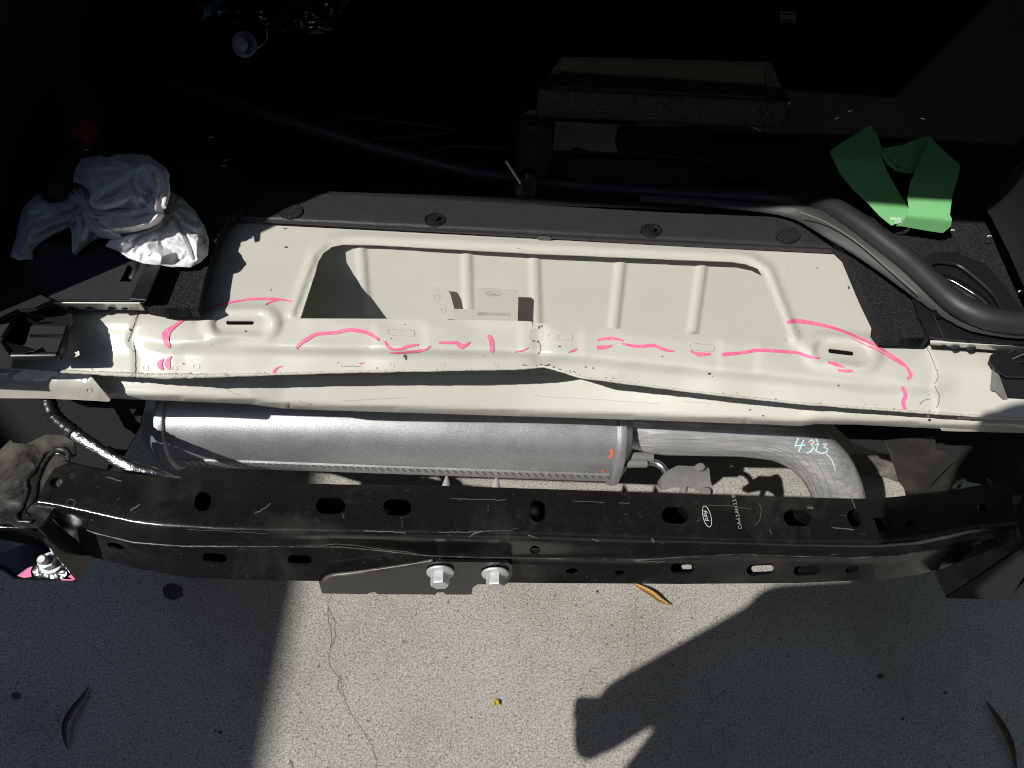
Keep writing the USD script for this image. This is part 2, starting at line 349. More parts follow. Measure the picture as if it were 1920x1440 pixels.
M['hair'] = mat('dark_hair', (.015, .012, .010), .6)
M['shoe'] = mat('black_shoes', (.02, .02, .02), .5)

# ------------------------------------------------------------------ scene tree helpers
_names = {}
def number(parent, name):
    k = (parent, name); _names[k] = _names.get(k, -1) + 1
    return name if _names[k] == 0 else f'{name}_{_names[k]:03d}'
def tag(p, label=None, category=None, group=None, kind=None):
    for k, v in (('label', label), ('category', category), ('group', group), ('kind', kind)):
        if v: p.SetCustomDataByKey(k, v)
    return p
def thing(name, label, category, loc=(0, 0, 0), group=None):
    n = number('/World', name); x = UsdGeom.Xform.Define(stage, '/World/' + n)
    x.AddTranslateOp().Set(Gf.Vec3d(*map(float, loc)))
    t = tag(x.GetPrim(), label, category, group); t_loc[str(t.GetPath())] = np.array(loc, float); return t
t_loc = {}
def part(parent, name, mesh, material, smooth=35, label=None, kind=None):
    pp = str(parent.GetPath()); path = f'{pp}/{number(pp, name)}'
    v, f, _ = meshkit.arrays(mesh); root = '/'.join(pp.split('/')[:3])
    m = trimesh.Trimesh(v - t_loc.get(root, 0), f, process=False)
    p = usdkit.mesh(stage, path, m, M[material], smooth).GetPrim()
    return tag(p, label, kind=kind)
def single(name, mesh, material, label=None, category=None, smooth=35, group=None, kind=None):
    p = usdkit.mesh(stage, '/World/' + number('/World', name), mesh, M[material], smooth).GetPrim()
    return tag(p, label, category, group, kind)

# ================================================================== GROUND
g = trimesh.creation.box((400, 400, .2)); g.apply_translation((0, 0, -.1))
ground = single('ground', g, 'concrete', kind='structure', smooth=False)
tag(ground, 'pale speckled concrete driveway')
rng = np.random.default_rng(5)
def wob(pts, amp, n, seed):
    p = spline(pts, n); r = np.random.default_rng(seed); return p + r.normal(0, amp, p.shape)
for k, (pts, w) in enumerate([([(622, 1115), (614, 1140), (622, 1190), (617, 1240), (640, 1280), (645, 1310), (680, 1370), (700, 1410), (708, 1445)], 1.3),
                              ([(614, 1140), (628, 1170), (628, 1195), (620, 1215)], 1.2), ([(640, 1265), (634, 1290), (640, 1300)], 1.2), ([(1195, 1120), (1190, 1180), (1192, 1215), (1180, 1260)], 1.0),
                              ([(545, 1425), (552, 1450)], 2.0)]):
    part(ground, 'crack', sheet(stroke(wob(pts, 1.3, 40, k), w, False), flat(.0), 3, .0004, .0005), 'crack')
def blot(cx, cy, a, b, seed, n=40):
    t = np.linspace(0, 2 * np.pi, n, endpoint=False); r = 1 + .22 * (meshkit.fbm(np.stack([np.cos(t) * 2, np.sin(t) * 2, np.full(n, seed)], 1), 3, seed) - .5) * 2
    return Polygon(np.stack([cx + a * r * np.cos(t), cy + b * r * np.sin(t)], 1))
part(ground, 'stain', sheet(blot(325, 1109, 20, 15, 3), flat(0), 5, .0006, .0008), 'stain')
for cx, cy, a in [(413, 1373, 5), (404, 1371, 3), (1650, 1268, 7), (1772, 1299, 4), (1692, 1348, 4), (1120, 1109, 3), (30, 1305, 10)]:
    part(ground, 'stain', sheet(blot(cx, cy, a, a * .7, int(cx)), flat(0), 4, .0006, .0008), 'stain')

def leaf(name, pts, w, m, label, cat_, z=.006, curl=.010):
    pts = spline(pts, 24); t = np.linspace(0, 1, 24); ws = w * np.sin(np.pi * np.clip(t, .02, .98)) ** .7 + 1.2
    poly = stroke(pts, ws, False); tree = cKDTree(pts)
    def S(px, py):
        d, i = tree.query(np.stack([px, py], 1)); return at(px, py, z + curl * np.sin(np.pi * t[i]) * .6 + .004 * (d / (w / 2)) ** 2)
    l = single(name, sheet(poly, S, 4, .0006), m, label, cat_)
    return l
leaf('fallen_leaf', [(166, 1288), (150, 1312), (132, 1335), (120, 1365), (122, 1390), (128, 1404)], 9, 'leaf_dark', 'long narrow dark dry leaf on the shaded concrete at the left', 'leaf')
leaf('fallen_leaf', [(1186, 1093), (1205, 1103), (1222, 1113), (1240, 1126), (1258, 1134)], 9, 'leaf_tan', 'orange brown curled dry leaf on the sunlit concrete below the beam', 'leaf')
leaf('fallen_leaf', [(1850, 1316), (1873, 1350), (1890, 1380), (1900, 1410), (1905, 1450)], 10, 'leaf_dark', 'long dark curved leaf on the shaded concrete at the right edge', 'leaf')
pt = cat(sheet(blot(929, 1314, 5, 3.5, 8), flat(.004), 3, .0006), sheet(blot(933, 1318, 3, 5, 9), flat(.007), 3, .0006), sheet(blot(926, 1319, 2.5, 4, 10), flat(.006), 3, .0006))
single('fallen_petal', pt, 'yellow', 'tiny yellow dry petal on the sunlit concrete', 'petal')
fl = hsurf([([(1600, 850), (1690, 855)], .030), ([(1600, 880), (1690, 885)], .045), ([(1600, 905), (1690, 910)], .012)], 6, lambda x, y: .012 * (meshkit.fbm(np.stack([x / 16, y / 9, 0 * x], -1), 3, 4) - .5))
single('rubber_sheet', sheet([(1600, 852), (1640, 851), (1680, 848), (1700, 870), (1700, 905), (1680, 903), (1650, 892), (1625, 886), (1605, 875)], fl, 5, .002), 'flap', 'dusty crumpled dark grey sheet lying on the concrete behind the tail pipe', 'sheet')

# ================================================================== CAR
car = thing('car', 'cream car with its rear bumper removed, black rear crossmember and silver muffler showing', 'car', (0, 1.2, 0))

# ---- rear sill panel
lip = [(-80, 686), (50, 693), (120, 698), (200, 702), (300, 707), (400, 706), (640, 699), (900, 694), (965, 693), (1000, 690), (1018, 688), (1036, 692), (1060, 700), (1090, 709), (1300, 736), (1500, 758), (1750, 776), (1920, 787), (2000, 790)]
c_back = [(-80, 372), (400, 398), (1000, 440), (1600, 470), (2000, 490)]
c_mid = [(-80, 590), (100, 602), (300, 606), (400, 608), (560, 599), (990, 603), (1010, 606), (1475, 641), (1560, 664), (1650, 668), (1750, 684), (2000, 702)]
c_cr1 = [(-80, 622), (150, 627), (250, 628), (300, 640), (340, 644), (430, 646), (560, 651), (800, 655), (960, 657), (1003, 661), (1100, 668), (1250, 684), (1500, 707), (1640, 722), (1750, 722), (1800, 716), (2000, 728)]
c_cr2 = [(-80, 651), (150, 655), (250, 659), (300, 663), (430, 664), (560, 664), (800, 667), (960, 669), (1003, 673), (1100, 682), (1250, 698), (1500, 722), (1640, 737), (1750, 742), (2000, 750)]
def emboss(cx, cy, a, b, ang, h, edge=9):
    c, s = math.cos(ang), math.sin(ang)
    def f(x, y):
        u, v = (x - cx) * c + (y - cy) * s, -(x - cx) * s + (y - cy) * c
        l = max(a - b, 0); d = np.hypot(np.maximum(np.abs(u) - l, 0), v) - b
        return h * (1 - ss((d + edge / 2) / edge))
    return f
e1, e2 = emboss(452, 606, 52, 19, .0, -.0045), emboss(1580, 660, 52, 20, .09, -.0045)
e3, e4 = emboss(452, 606, 74, 32, .0, .0035, 16), emboss(1580, 660, 74, 34, .09, .0035, 16)
def sill_bump(x, y):
    b = e1(x, y) + e2(x, y) + e3(x, y) + e4(x, y)
    # raised roll round the opening
    d = np.abs(shapely.distance(shapely.points(np.stack([x, y], -1)), OPEN_EDGE) - 12); b = b + .004 * np.exp(-(d / 7) ** 2) * (y < cv(x, c_mid) - 8)
    # crash dents and waves in the front member
    fm = ss((y - cv(x, c_mid)) / 12)
    b = b + fm * .0022 * (meshkit.noise(np.stack([x / 75, y / 60, 0 * x], -1), 3) - .5) * 2
    b = b + fm * -.004 * np.exp(-((x - 1012) / 14) ** 2) * np.exp(-((y - 645) / 40) ** 2)
    for ox in (322 + 380, 797, 975, 1090, 1350, 1420): b = b + fm * .0007 * np.tanh((x - ox) / 4) * np.exp(-((x - ox) / 30) ** 2) * (y < cv(x, c_cr1))
    for q, sg in (([(330, 648), (400, 641), (470, 626), (520, 606), (575, 596)], 1), ([(1465, 634), (1510, 658), (1550, 682), (1620, 704), (1700, 722)], 1)):
        q = np.array(q, float); yc = np.interp(x, q[:, 0], q[:, 1]); tp_ = ss((x - q[0, 0] + 10) / 30) * ss((q[-1, 0] + 10 - x) / 30); b = b + tp_ * .0014 * np.tanh((yc - y) / 5) * np.exp(-((yc - y) / 34) ** 2)
    # side joints at both ends
    for q in ([(262, 575), (240, 640), (252, 660), (253, 710)], [(1730, 640), (1755, 690), (1750, 735), (1757, 790)]):
        q = np.array(q, float); xx = np.interp(y, q[:, 1], q[:, 0]); b = b + .0009 * np.tanh((x - xx) / 3) * np.exp(-((x - xx) / 45) ** 2) * (-1 if q[0, 0] < 900 else 1) * (y > 574)
    b = b + .0006 * (meshkit.noise(np.stack([x / 150, y / 90, 0 * x], -1), 9) - .5)
    return b
OPEN = Polygon([(563, 597), (575, 560), (590, 515), (597, 490), (606, 475), (622, 463), (645, 458), (700, 459), (1000, 475), (1375, 491), (1400, 495), (1420, 503), (1431, 517), (1445, 555), (1465, 610), (1478, 641), (1300, 627), (1100, 612), (1010, 606), (990, 602), (780, 598)])
OPEN_EDGE = LineString([(555, 600), (590, 505), (600, 480), (620, 462), (645, 456), (700, 457), (1375, 489), (1405, 494), (1432, 512), (1482, 641)])
sill_S = hsurf([(c_back, .768), (c_mid, .760), (c_cr1, .752), (c_cr2, .739), (lip, .724)], 5, sill_bump)
outline = [(-80, 372), (400, 385), (1600, 455), (2000, 470)] + [(x, cv(x, lip)) for x in np.arange(2000, -81, -12)]
sill_poly = Polygon(outline).difference(OPEN).difference(slot(450, 605, 52, 8)).difference(slot(1577, 660, 48, 9, .12)).difference(Polygon([(997, 600), (1002, 600), (1004, 617), (1000, 618)]))
sill = part(car, 'sill_panel', sheet(sill_poly, sill_S, 6.5, .0014), 'paint', 50, label='dented cream sill panel with a wide opening and pink marker lines')
# bead of sealer on the lip
bx = np.arange(-60, 1990, 5.0); bp = sill_S(bx, cv(bx, lip) - 1.5)
part(sill, 'seam_sealer', tube(bp, .0012 + .0012 * meshkit.fbm(np.stack([bx / 22, 0 * bx, 0 * bx], 1), 3, 2) + .0016 * np.exp(-((bx - 300) / 130) ** 2), 9, .9, 3), 'sealer', True, label='rough lumpy sealer bead')
def weld(cx, cy, r, S=sill_S, par=sill, m='paint'):
    e = ellipse(cx, cy, r, r * .8); part(par, 'weld_mark', sheet(e.difference(ellipse(cx, cy, r - 1.6, r * .8 - 1.6)), S, 3, .0004, .0006), m)
for cx, cy, r in [(273, 690, 6), (327, 691, 6), (368, 687, 7), (106, 685, 6), (198, 686, 6), (735, 684, 5), (830, 683, 5), (930, 683, 5), (1080, 690, 5), (1165, 703, 6), (1660, 744, 7), (1744, 752, 7)]: weld(cx, cy, r)
for cx, cy, w, h, a in [(752, 624, 52, 13, .05), (1050, 632, 48, 13, .02), (1316, 652, 48, 14, .08), (1005, 629, 27, 25, 0)]:
    o = slot(cx, cy, w, h, a); part(sill, 'blanking_plug', sheet(o.difference(o.buffer(-1.3)), sill_S, 3, .0006, .0006), 'sealer')
    part(sill, 'blanking_plug', sheet(o.buffer(-1.4), sill_S, 4, .0006, .0002), 'paint')
part(sill, 'scuff', sheet(Polygon([(1040, 626), (1048, 626), (1047, 638), (1040, 638)]), sill_S, 3, .0004, .0008), 'grey_plate')
# dark chips and scratches
chips = []
r = np.random.default_rng(11)
for cx, cy, a, b in [(536, 464, 3, 1.5), (535, 429, 3, 1), (761, 670, 2, 5), (758, 667, 1.6, 3), (461, 622, 2, 1.5), (1605, 551, 2.5, 1.5), (1591, 540, 2, 3), (1576, 486, 2, 1.5), (1532, 503, 1.5, 1), (1000, 640, 2, 1.5), (1008, 641, 2, 1.5), (1049, 650, 2, 1.5), (1330, 700, 3, 2), (1406, 769, 2, 1.5), (1572, 722, 2, 1.5), (707, 690, 1.6, 1.2), (690, 523, 1.5, 1.2), (244, 618, 1.5, 2.5), (252, 658, 2, 1.6), (1012, 607, 3, 4), (1010, 614, 2, 3), (1015, 612, 2, 2), (344, 682, 1.6, 1.4), (1098, 688, 1.8, 1.3), (1112, 690, 1.8, 1.3), (1690, 640, 2, 1.6), (1740, 780, 3, 3), (1826, 661, 2, 1.5), (1040, 606, 2, 1.6)]:
    if not OPEN.buffer(3).contains(Point(cx, cy)): chips.append(blot(cx, cy, a, b, int(cx), 10))
for _ in range(45):
    x = r.uniform(150, 1800); y = r.uniform(440, 770)
    if y < cv(x, lip) - 3 and not OPEN.buffer(6).contains(Point(x, y)): chips.append(blot(x, y, r.uniform(.7, 1.3), r.uniform(.6, 1.1), int(x), 7))
for _ in range(60):
    x = r.choice([r.uniform(130, 500), r.uniform(980, 1090), r.uniform(1040, 1760)]); chips.append(blot(x, cv(x, lip) - r.uniform(1, 9), r.uniform(.8, 2.6), r.uniform(.6, 1.1), int(x), 7))
part(sill, 'paint_chips', cat(*[sheet(c, sill_S, 3, .0003, .0009) for c in chips]), 'scratch', kind='stuff')
hair = [([(262, 580), (247, 620), (240, 640)], .9), ([(250, 640), (254, 665), (253, 706)], 1.0), ([(1733, 645), (1752, 685), (1758, 705), (1752, 720)], 1.0), ([(1752, 725), (1760, 742), (1756, 765)], 1.0), ([(1724, 758), (1730, 752), (1744, 748)], .8), ([(1010, 642), (1014, 655), (1008, 664)], .9), ([(640, 686), (675, 687)], .8)]
part(sill, 'paint_scratches', cat(*[sheet(stroke(wob(p_, .5, 20, i), w_, False), sill_S, 3, .0003, .0008) for i, (p_, w_) in enumerate(hair)]), 'scratch', kind='stuff')
# pink marker
marks = [([(316, 648), (311, 628), (325, 614), (345, 600), (380, 584), (430, 568), (480, 561), (515, 561), (546, 566)], [9, 15, 7, 4, 3.5, 3.5, 4.5, 4, 2]), ([(498, 572), (510, 566), (530, 562)], [2, 3, 2]),
         ([(304, 692), (300, 684), (306, 674)], [5, 11, 3]), ([(318, 691), (314, 682), (321, 669)], [5, 11, 3]),
         ([(556, 651), (575, 637), (595, 627), (630, 624), (655, 619), (680, 622), (709, 637)], [5, 7, 6, 6, 7, 7, 5]), ([(722, 642), (730, 652), (742, 655), (765, 650), (783, 647)], [4, 5, 3, 6, 3]),
         ([(732, 661), (770, 659), (792, 656), (806, 650)], [2.5, 4, 5, 3]), ([(824, 643), (855, 643), (864, 650), (879, 643)], [4, 6, 9, 4]), ([(917, 632), (921, 640), (922, 656)], [7, 9, 8]),
         ([(965, 659), (980, 657), (990, 653)], [1.5, 3, 2]), ([(1066, 661), (1074, 658), (1081, 655)], [2, 4, 2]), ([(1122, 638), (1145, 635), (1167, 639)], [4, 6, 3]), ([(1122, 652), (1133, 652), (1146, 648)], [8, 7, 3]),
         ([(1168, 645), (1200, 650), (1222, 648), (1245, 656), (1262, 659)], [4, 6, 6, 6, 3]), ([(1296, 660), (1313, 665), (1330, 664)], [4, 8, 4]), ([(1356, 665), (1390, 662), (1425, 657), (1460, 659), (1495, 662), (1515, 669), (1535, 672)], [7, 6, 6, 6, 5, 6, 3]),
         ([(1553, 680), (1568, 684), (1581, 688)], [4, 6, 3]), ([(1572, 694), (1585, 695), (1597, 695)], [4, 6, 4]),
         ([(1477, 605), (1485, 602), (1520, 606), (1560, 615), (1600, 630), (1640, 648), (1675, 670), (1700, 690), (1707, 705), (1702, 710)], [5, 8, 7, 5, 5, 4.5, 4.5, 5, 8, 5]), ([(1595, 634), (1630, 650), (1668, 671), (1692, 686)], [1.5, 2.5, 2.5, 3]),
         ([(1692, 727), (1697, 742), (1693, 752), (1696, 765)], [6, 7, 8, 7]), ([(513, 698), (518, 691), (528, 687)], [5, 4, 2]), ([(675, 682), (682, 680)], [3, 2]), ([(316, 702), (330, 704)], [2, 2])]
for p_, w_ in marks: part(sill, 'marker_line', sheet(stroke(p_, w_), sill_S, 4, .0004, .0010), 'pink')

# ---- inner wall of the recess behind the opening, with pressed ribs
w0, w1, w2 = at(600, 458, .757), at(1480, 490, .757), at(1000, 650, .615)
wall_pl = plane3(w0, w1, w2); wn = np.cross(w1 - w0, w2 - w0); wn /= np.linalg.norm(wn); wn *= np.sign((CAM - w0) @ wn)
ribs = [((676, 455), (690, 640)), ((875, 460), (880, 650)), ((1002, 468), (1008, 655)), ((1166, 478), (1146, 660)), ((1318, 485), (1294, 660))]
def wall_S(px, py):
    P = wall_pl(px, py); h = 0 * px
    for a, b in ribs:
        xx = a[0] + (py - a[1]) / (b[1] - a[1]) * (b[0] - a[0]); h = h + .0033 * (1 - ss((np.abs(px - xx) - 4) / 8)) * ss((py - a[1] + 6) / 10) * (1 - ss((py - b[1] + 40) / 10))
    h = h + .001 * (meshkit.noise(np.stack([px / 90, py / 60, 0 * px], -1), 5) - .5)
    return P + wn * h[..., None]
part(car, 'recess_wall', sheet([(546, 600), (560, 540), (580, 480), (610, 456), (650, 450), (1390, 484), (1430, 492), (1450, 515), (1500, 660), (1500, 680), (546, 650)], wall_S, 5, .0015), 'paint', 40, label='cream recessed inner wall with vertical pressed ribs')
gl = at(563, 600, .755)
def vwall(pts3, th=.004):
    c = np.array(pts3, float); n = np.cross(c[1] - c[0], c[2] - c[0]); n /= np.linalg.norm(n); return hull(np.concatenate([c - n * th / 2, c + n * th / 2]))
def P3(px, py, z): return at(np.array(float(px)), np.array(float(py)), z)
# tab bracket standing in the recess
tab_pl = plane3(w0 + wn * .034, w1 + wn * .034, w2 + wn * .030)
tab = rounded([(870, 545), (876, 541), (966, 545), (972, 550), (972, 640), (862, 640), (850, 625), (833, 592), (829, 574), (846, 578), (855, 580), (894, 580), (895, 567), (890, 562), (889, 548)], 1.2)
tabp = part(car, 'tab_bracket', sheet(Polygon([(890, 544), (893, 541), (966, 544), (972, 549), (970, 650), (860, 640), (855, 602), (850, 590), (848, 580), (890, 581), (895, 580), (895, 564), (890, 562)]), tab_pl, 5, .002), 'grey_plate', label='small grey sheet metal tab with pressed lettering')
ear_pl = plane3(w0 + wn * .012, w1 + wn * .030, w2 + wn * .018)
part(tabp, 'ear', sheet(rounded([(806, 545), (812, 538), (838, 540), (845, 552), (851, 575), (856, 598), (825, 596), (820, 585)], 2), ear_pl, 4, .002, .0015), 'paint')
for cx, cy in [(820, 555), (831, 580)]: part(tabp, 'weld_mark', sheet(ellipse(cx, cy, 5, 5).difference(ellipse(cx, cy, 3.7, 3.7)), ear_pl, 2, .0004, .0021), 'paint')
ov = ellipse(925, 550, 15, 5.0); part(tabp, 'emblem', cat(sheet(ov.difference(ellipse(925, 550, 14, 4.2)), tab_pl, 2, .0003, .0005), lettering('Ford', tab_pl, (915.5, 553), (4.7, .25), (1.4, -4.4), .0006)), 'faint')
part(tabp, 'lettering', lettering('MB3B  E50025 A', tab_pl, (896, 590.5), (5.3, .16), (0, -5.4), .0006), 'faint')

# ---- lower back panel under the lip
xs_ = np.array([-80, 200, 600, 1000, 1400, 1800, 2000.]); ly = sill_S(xs_, cv(xs_, lip))[:, 1]
from scipy.interpolate import PchipInterpolator
lyf = PchipInterpolator(xs_, ly); lof = PchipInterpolator(xs_, [.050, .055, .052, .050, .052, .050, .048])
low_bot = [(-80, 738), (190, 746), (470, 758), (530, 766), (600, 769), (1180, 787), (1440, 796), (1500, 799), (1530, 795), (1600, 796), (1768, 804), (2000, 812)]
def low_S(px, py):
    t = cv(px, low_bot) - py; k = np.clip(t / 90, 0, 1.3)
    y = lyf(px) + .012 + lof(px) * k
    y = y + .014 * np.clip((11 - t) / 11, 0, 1.3) ** 2 + .0016 * (meshkit.noise(np.stack([px / 120, py / 40, 0 * px], -1), 6) - .5)
    return aty(px, py, y)
lp = Polygon([(x, cv(x, lip) - 45) for x in np.arange(-80, 2001, 20)] + [(x, cv(x, low_bot)) for x in np.arange(2000, -81, -10)])
low = part(car, 'back_panel', sheet(lp, low_S, 8, .0016), 'paint', 50)
part(low, 'panel_scratches', cat(*[sheet(stroke(wob(p_, .4, 24, i + 50), .8, False), low_S, 4, .0003, .0006) for i, p_ in enumerate([[(1000, 742), (1100, 748), (1240, 757)], [(640, 752), (760, 745)], [(1100, 770), (1230, 776)], [(425, 728), (440, 738), (452, 740)], [(1280, 752), (1330, 756)], [(560, 752), (580, 758)]])]), 'faint', kind='stuff')
# thin flange line seen in the gap
fx = np.arange(560, 1200, 8.0); part(car, 'gap_flange', tube(low_S(fx, cv(fx, [(560, 704), (900, 699), (1010, 701), (1200, 717)])) + np.array([0, -.0015, 0]), .0009, 6), 'paint', True)
# end plates
le_S = hsurf([([(-80, 686), (210, 700)], .702), ([(-80, 715), (210, 725)], .690), ([(-80, 748), (210, 753)], .664)], 6, lambda x, y: .0022 * (meshkit.fbm(np.stack([x / 26, y / 20, 0 * x], -1), 3, 8) - .5))
lep = part(car, 'end_plate', sheet([(-80, 684), (60, 688), (168, 702), (207, 750), (204, 753), (130, 749), (70, 747), (-80, 746)], le_S, 5, .003), 'paint_plate', 50, label='shiny wavy cream end plate')
for cx, cy, r_ in [(106, 707, 6), (158, 712, 6), (167, 731, 6)]: weld(cx, cy, r_, le_S, lep, 'paint_plate')
re_S = hsurf([([(1740, 770), (2000, 786)], .702), ([(1740, 806), (2000, 814)], .655)], 5)
rep = part(car, 'end_plate', sheet([(1806, 772), (2000, 782), (2000, 814), (1766, 808), (1764, 804), (1782, 797)], re_S, 6, .003), 'paint', 50)
for r_ in (14, 9): weld(1868, 779, r_, re_S, rep)

# ---- muffler
mx0, mx1 = at(278, 845, .45)[0], at(1170, 845, .45)[0]
MY, MZ, MA, MB_ = .768, .412, .117, .090
def oval(x, a, b, n=72, dy=0, dz=0):
    t = np.linspace(0, 2 * np.pi, n, endpoint=False); p = 2.3
    y = MY + dy + a * np.sign(np.cos(t)) * np.abs(np.cos(t)) ** (2 / p); z = MZ + dz + b * np.sign(np.sin(t)) * np.abs(np.sin(t)) ** (2 / p)
    return np.stack([np.full(n, x), y + .02 * 0, z], 1)
def loft(rings, cap=True):
    n = len(rings[0]); V = np.concatenate(rings); F = []
    for i in range(len(rings) - 1):
        for j in range(n):
            b, c = i * n + j, i * n + (j + 1) % n; F += [[b, c, b + n], [c, c + n, b + n]]
    if cap:
        V = np.concatenate([V, [rings[0].mean(0), rings[-1].mean(0)]]); k = len(rings) * n
        for j in range(n): F += [[k, (j + 1) % n, j], [k + 1, k - n + j, k - n + (j + 1) % n]]
    m = trimesh.Trimesh(V, F, process=False); m.fix_normals(); return m
body = loft([oval(x, MA, MB_, dy=-.0004 * math.sin(x * 9)) for x in np.linspace(mx0 + .02, mx1 - .012, 40)])
muf = part(car, 'muffler', body, 'galv', 50, label='long oval silver muffler')
cap_l = loft([oval(x, a, b) for x, a, b in [(mx0 - .03, .07, .05), (mx0 - .026, .097, .072), (mx0 - .012, .110, .084), (mx0 + .004, .116, .089), (mx0 + .007, .1225, .0955), (mx0 + .013, .1235, .0965), (mx0 + .0195, .1225, .0955), (mx0 + .022, .117, .090)]])
part(muf, 'end_cap', cap_l, 'galv', 50)
cap_r = loft([oval(x, a, b) for x, a, b in [(mx1 - .016, .117, .090), (mx1 - .013, .1225, .0955), (mx1 - .008, .1235, .0965), (mx1 - .001, .1225, .0955), (mx1 + .001, .117, .090), (mx1 + .014, .10, .07), (mx1 + .02, .07, .045)]])
part(muf, 'end_cap', cap_r, 'galv', 50)
muf_S = onmesh(cat(body, cap_l, cap_r))
# folded seam with its slanting crimps, low on the rear side
sa = math.radians(214)
def mpt(x, t, k=1.0):
    p = 2.3; return np.array([x, MY + MA * k * np.sign(math.cos(t)) * abs(math.cos(t)) ** (2 / p), MZ + MB_ * k * np.sign(math.sin(t)) * abs(math.sin(t)) ** (2 / p)])
SEAM = math.radians(184)
sx_ = np.linspace(mx0 + .03, mx1 - .02, 50)
seam = loft([np.array([mpt(x, SEAM + d, k) for d, k in [(-.07, 1.0), (-.055, 1.022), (.055, 1.022), (.07, 1.0)]]) for x in sx_], False)
part(muf, 'seam', seam, 'galv', 30)
cr = []
for x in np.linspace(mx0 + .04, mx1 - .028, 58):
    cr.append(tube([mpt(x, SEAM - .05, 1.024), mpt(x + .008, SEAM + .05, 1.024)], .0017, 6))
part(muf, 'seam_crimps', cat(*cr), 'galv', True, kind='stuff')
part(muf, 'marker_line', sheet(stroke([(1143, 847), (1148, 845), (1147, 852), (1142, 858)], [2, 4, 4, 3]), muf_S, 3, .0004, .0009), 'orange')
part(muf, 'marker_line', sheet(stroke([(1129, 883), (1133, 884)], 3), muf_S, 3, .0004, .0009), 'orange')
# ---- tail pipe
tp = spline([np.array([mx1 + .0, .752, .430]), P3(1250, 809, .430), P3(1380, 812, .430), P3(1450, 818, .428), P3(1500, 836, .415), P3(1540, 868, .39), P3(1563, 905, .345), P3(1575, 950, .28), P3(1578, 985, .22)], 80)
tpm = tube(tp, np.interp(np.arange(80), [0, 30, 55, 80], [.042, .042, .046, .046]), 40)
pipe = part(car, 'tail_pipe', tpm, 'pipe', 60, label='bent silver tail pipe with handwritten digits')
part(pipe, 'collar', tube([tp[0] + [.0, 0, 0], tp[0] + [.02, 0, 0]], .0425, 40), 'pipe', 50)
pipe_S = onmesh(tpm)
def hw(strokes, w):
    return shapely.union_all([stroke([(1460 + a * .0729, 800 + b * .0729) for a, b in s], w, False) for s in strokes])
part(pipe, 'handwriting', sheet(hw([[(500, 300), (420, 490), (670, 470)], [(640, 350), (510, 640)], [(780, 390), (850, 340), (910, 400), (830, 450), (900, 540), (830, 640), (730, 670)], [(960, 320), (1000, 390)], [(930, 470), (1020, 430), (950, 620), (1080, 690), (1180, 670)], [(1130, 450), (1240, 450), (1160, 530), (1260, 580), (1230, 650), (1190, 670)]], 2.4), pipe_S, 3, .0004, .0008), 'chalk')
part(pipe, 'scratch', sheet(stroke([(1549, 851), (1560, 864), (1566, 882)], 1.4), pipe_S, 3, .0003, .0007), 'white')
part(pipe, 'marker_dot', sheet(stroke([(1520, 828), (1525, 831)], 4), pipe_S, 3, .0003, .0007), 'orange')
dr = []
for k, off in enumerate([0, 8, 14, 25, 38, 52]):
    dr.append(sheet(stroke([(1425 + off * .5, 846 - off * .7), (1465 + off, 858 - off * .55), (1500 + off, 890 - off * .3), (1520 + off, 932)], 1.1 if k % 2 else 1.7), pipe_S, 4, .0003, .0005))
for yy, x0_, x1_ in [(822, 1200, 1420), (836, 1203, 1262), (842, 1205, 1250), (830, 1200, 1330), (846, 1330, 1400)]: dr.append(sheet(stroke([(x0_, yy), (x1_, yy + (x1_ - x0_) * .02)], .9), pipe_S, 4, .0003, .0005))
part(pipe, 'draw_marks', cat(*dr), 'pipe_mark', True, kind='stuff')
# ---- exhaust hanger
hz = .425
rod = spline([P3(1160, 868, .43), P3(1190, 866, hz), P3(1215, 866, hz), P3(1230, 868, hz), P3(1244, 878, hz), P3(1252, 898, hz)], 30)
hang = part(car, 'hanger_rod', tube(rod, .0062, 14), 'steel', True)
part(hang, 'collar', cat(tube([P3(1174, 856, .432), P3(1224, 858, .432)], .0085, 16), tube([P3(1174, 869, .43), P3(1212, 869, .43)], .0075, 16)), 'grey_rubber', 40)
hb = Polygon([(1240, 893), (1252, 882), (1270, 873), (1300, 874), (1318, 870), (1330, 878), (1332, 900), (1338, 922), (1330, 932), (1318, 925), (1290, 912), (1262, 915), (1240, 920)])
rb_S = hsurf([([(1230, 868), (1345, 868)], hz - .002), ([(1230, 885), (1345, 885)], hz + .008), ([(1230, 910), (1345, 910)], hz + .004), ([(1230, 935), (1345, 935)], hz - .012)], 6)
rubber = part(car, 'hanger_rubber', sheet(hb, rb_S, 4, .024), 'grey_rubber', 40, label='grey rubber exhaust hanger block')
for o_, d_ in [(P3(1310, 878, hz + .004), (.1, -.3, 1)), (P3(1321, 922, hz - .004), (.1, -.5, 1))]:
    part(rubber, 'pin', lathe([(0, .012), (.006, .012), (.0075, .009), (.0075, 0)], o_, d_, 14), 'grey_rubber', 40)
part(rubber, 'pin', tube([P3(1280, 925, hz - .01), P3(1284, 912, hz - .005)], .006, 12), 'grey_rubber', 40)

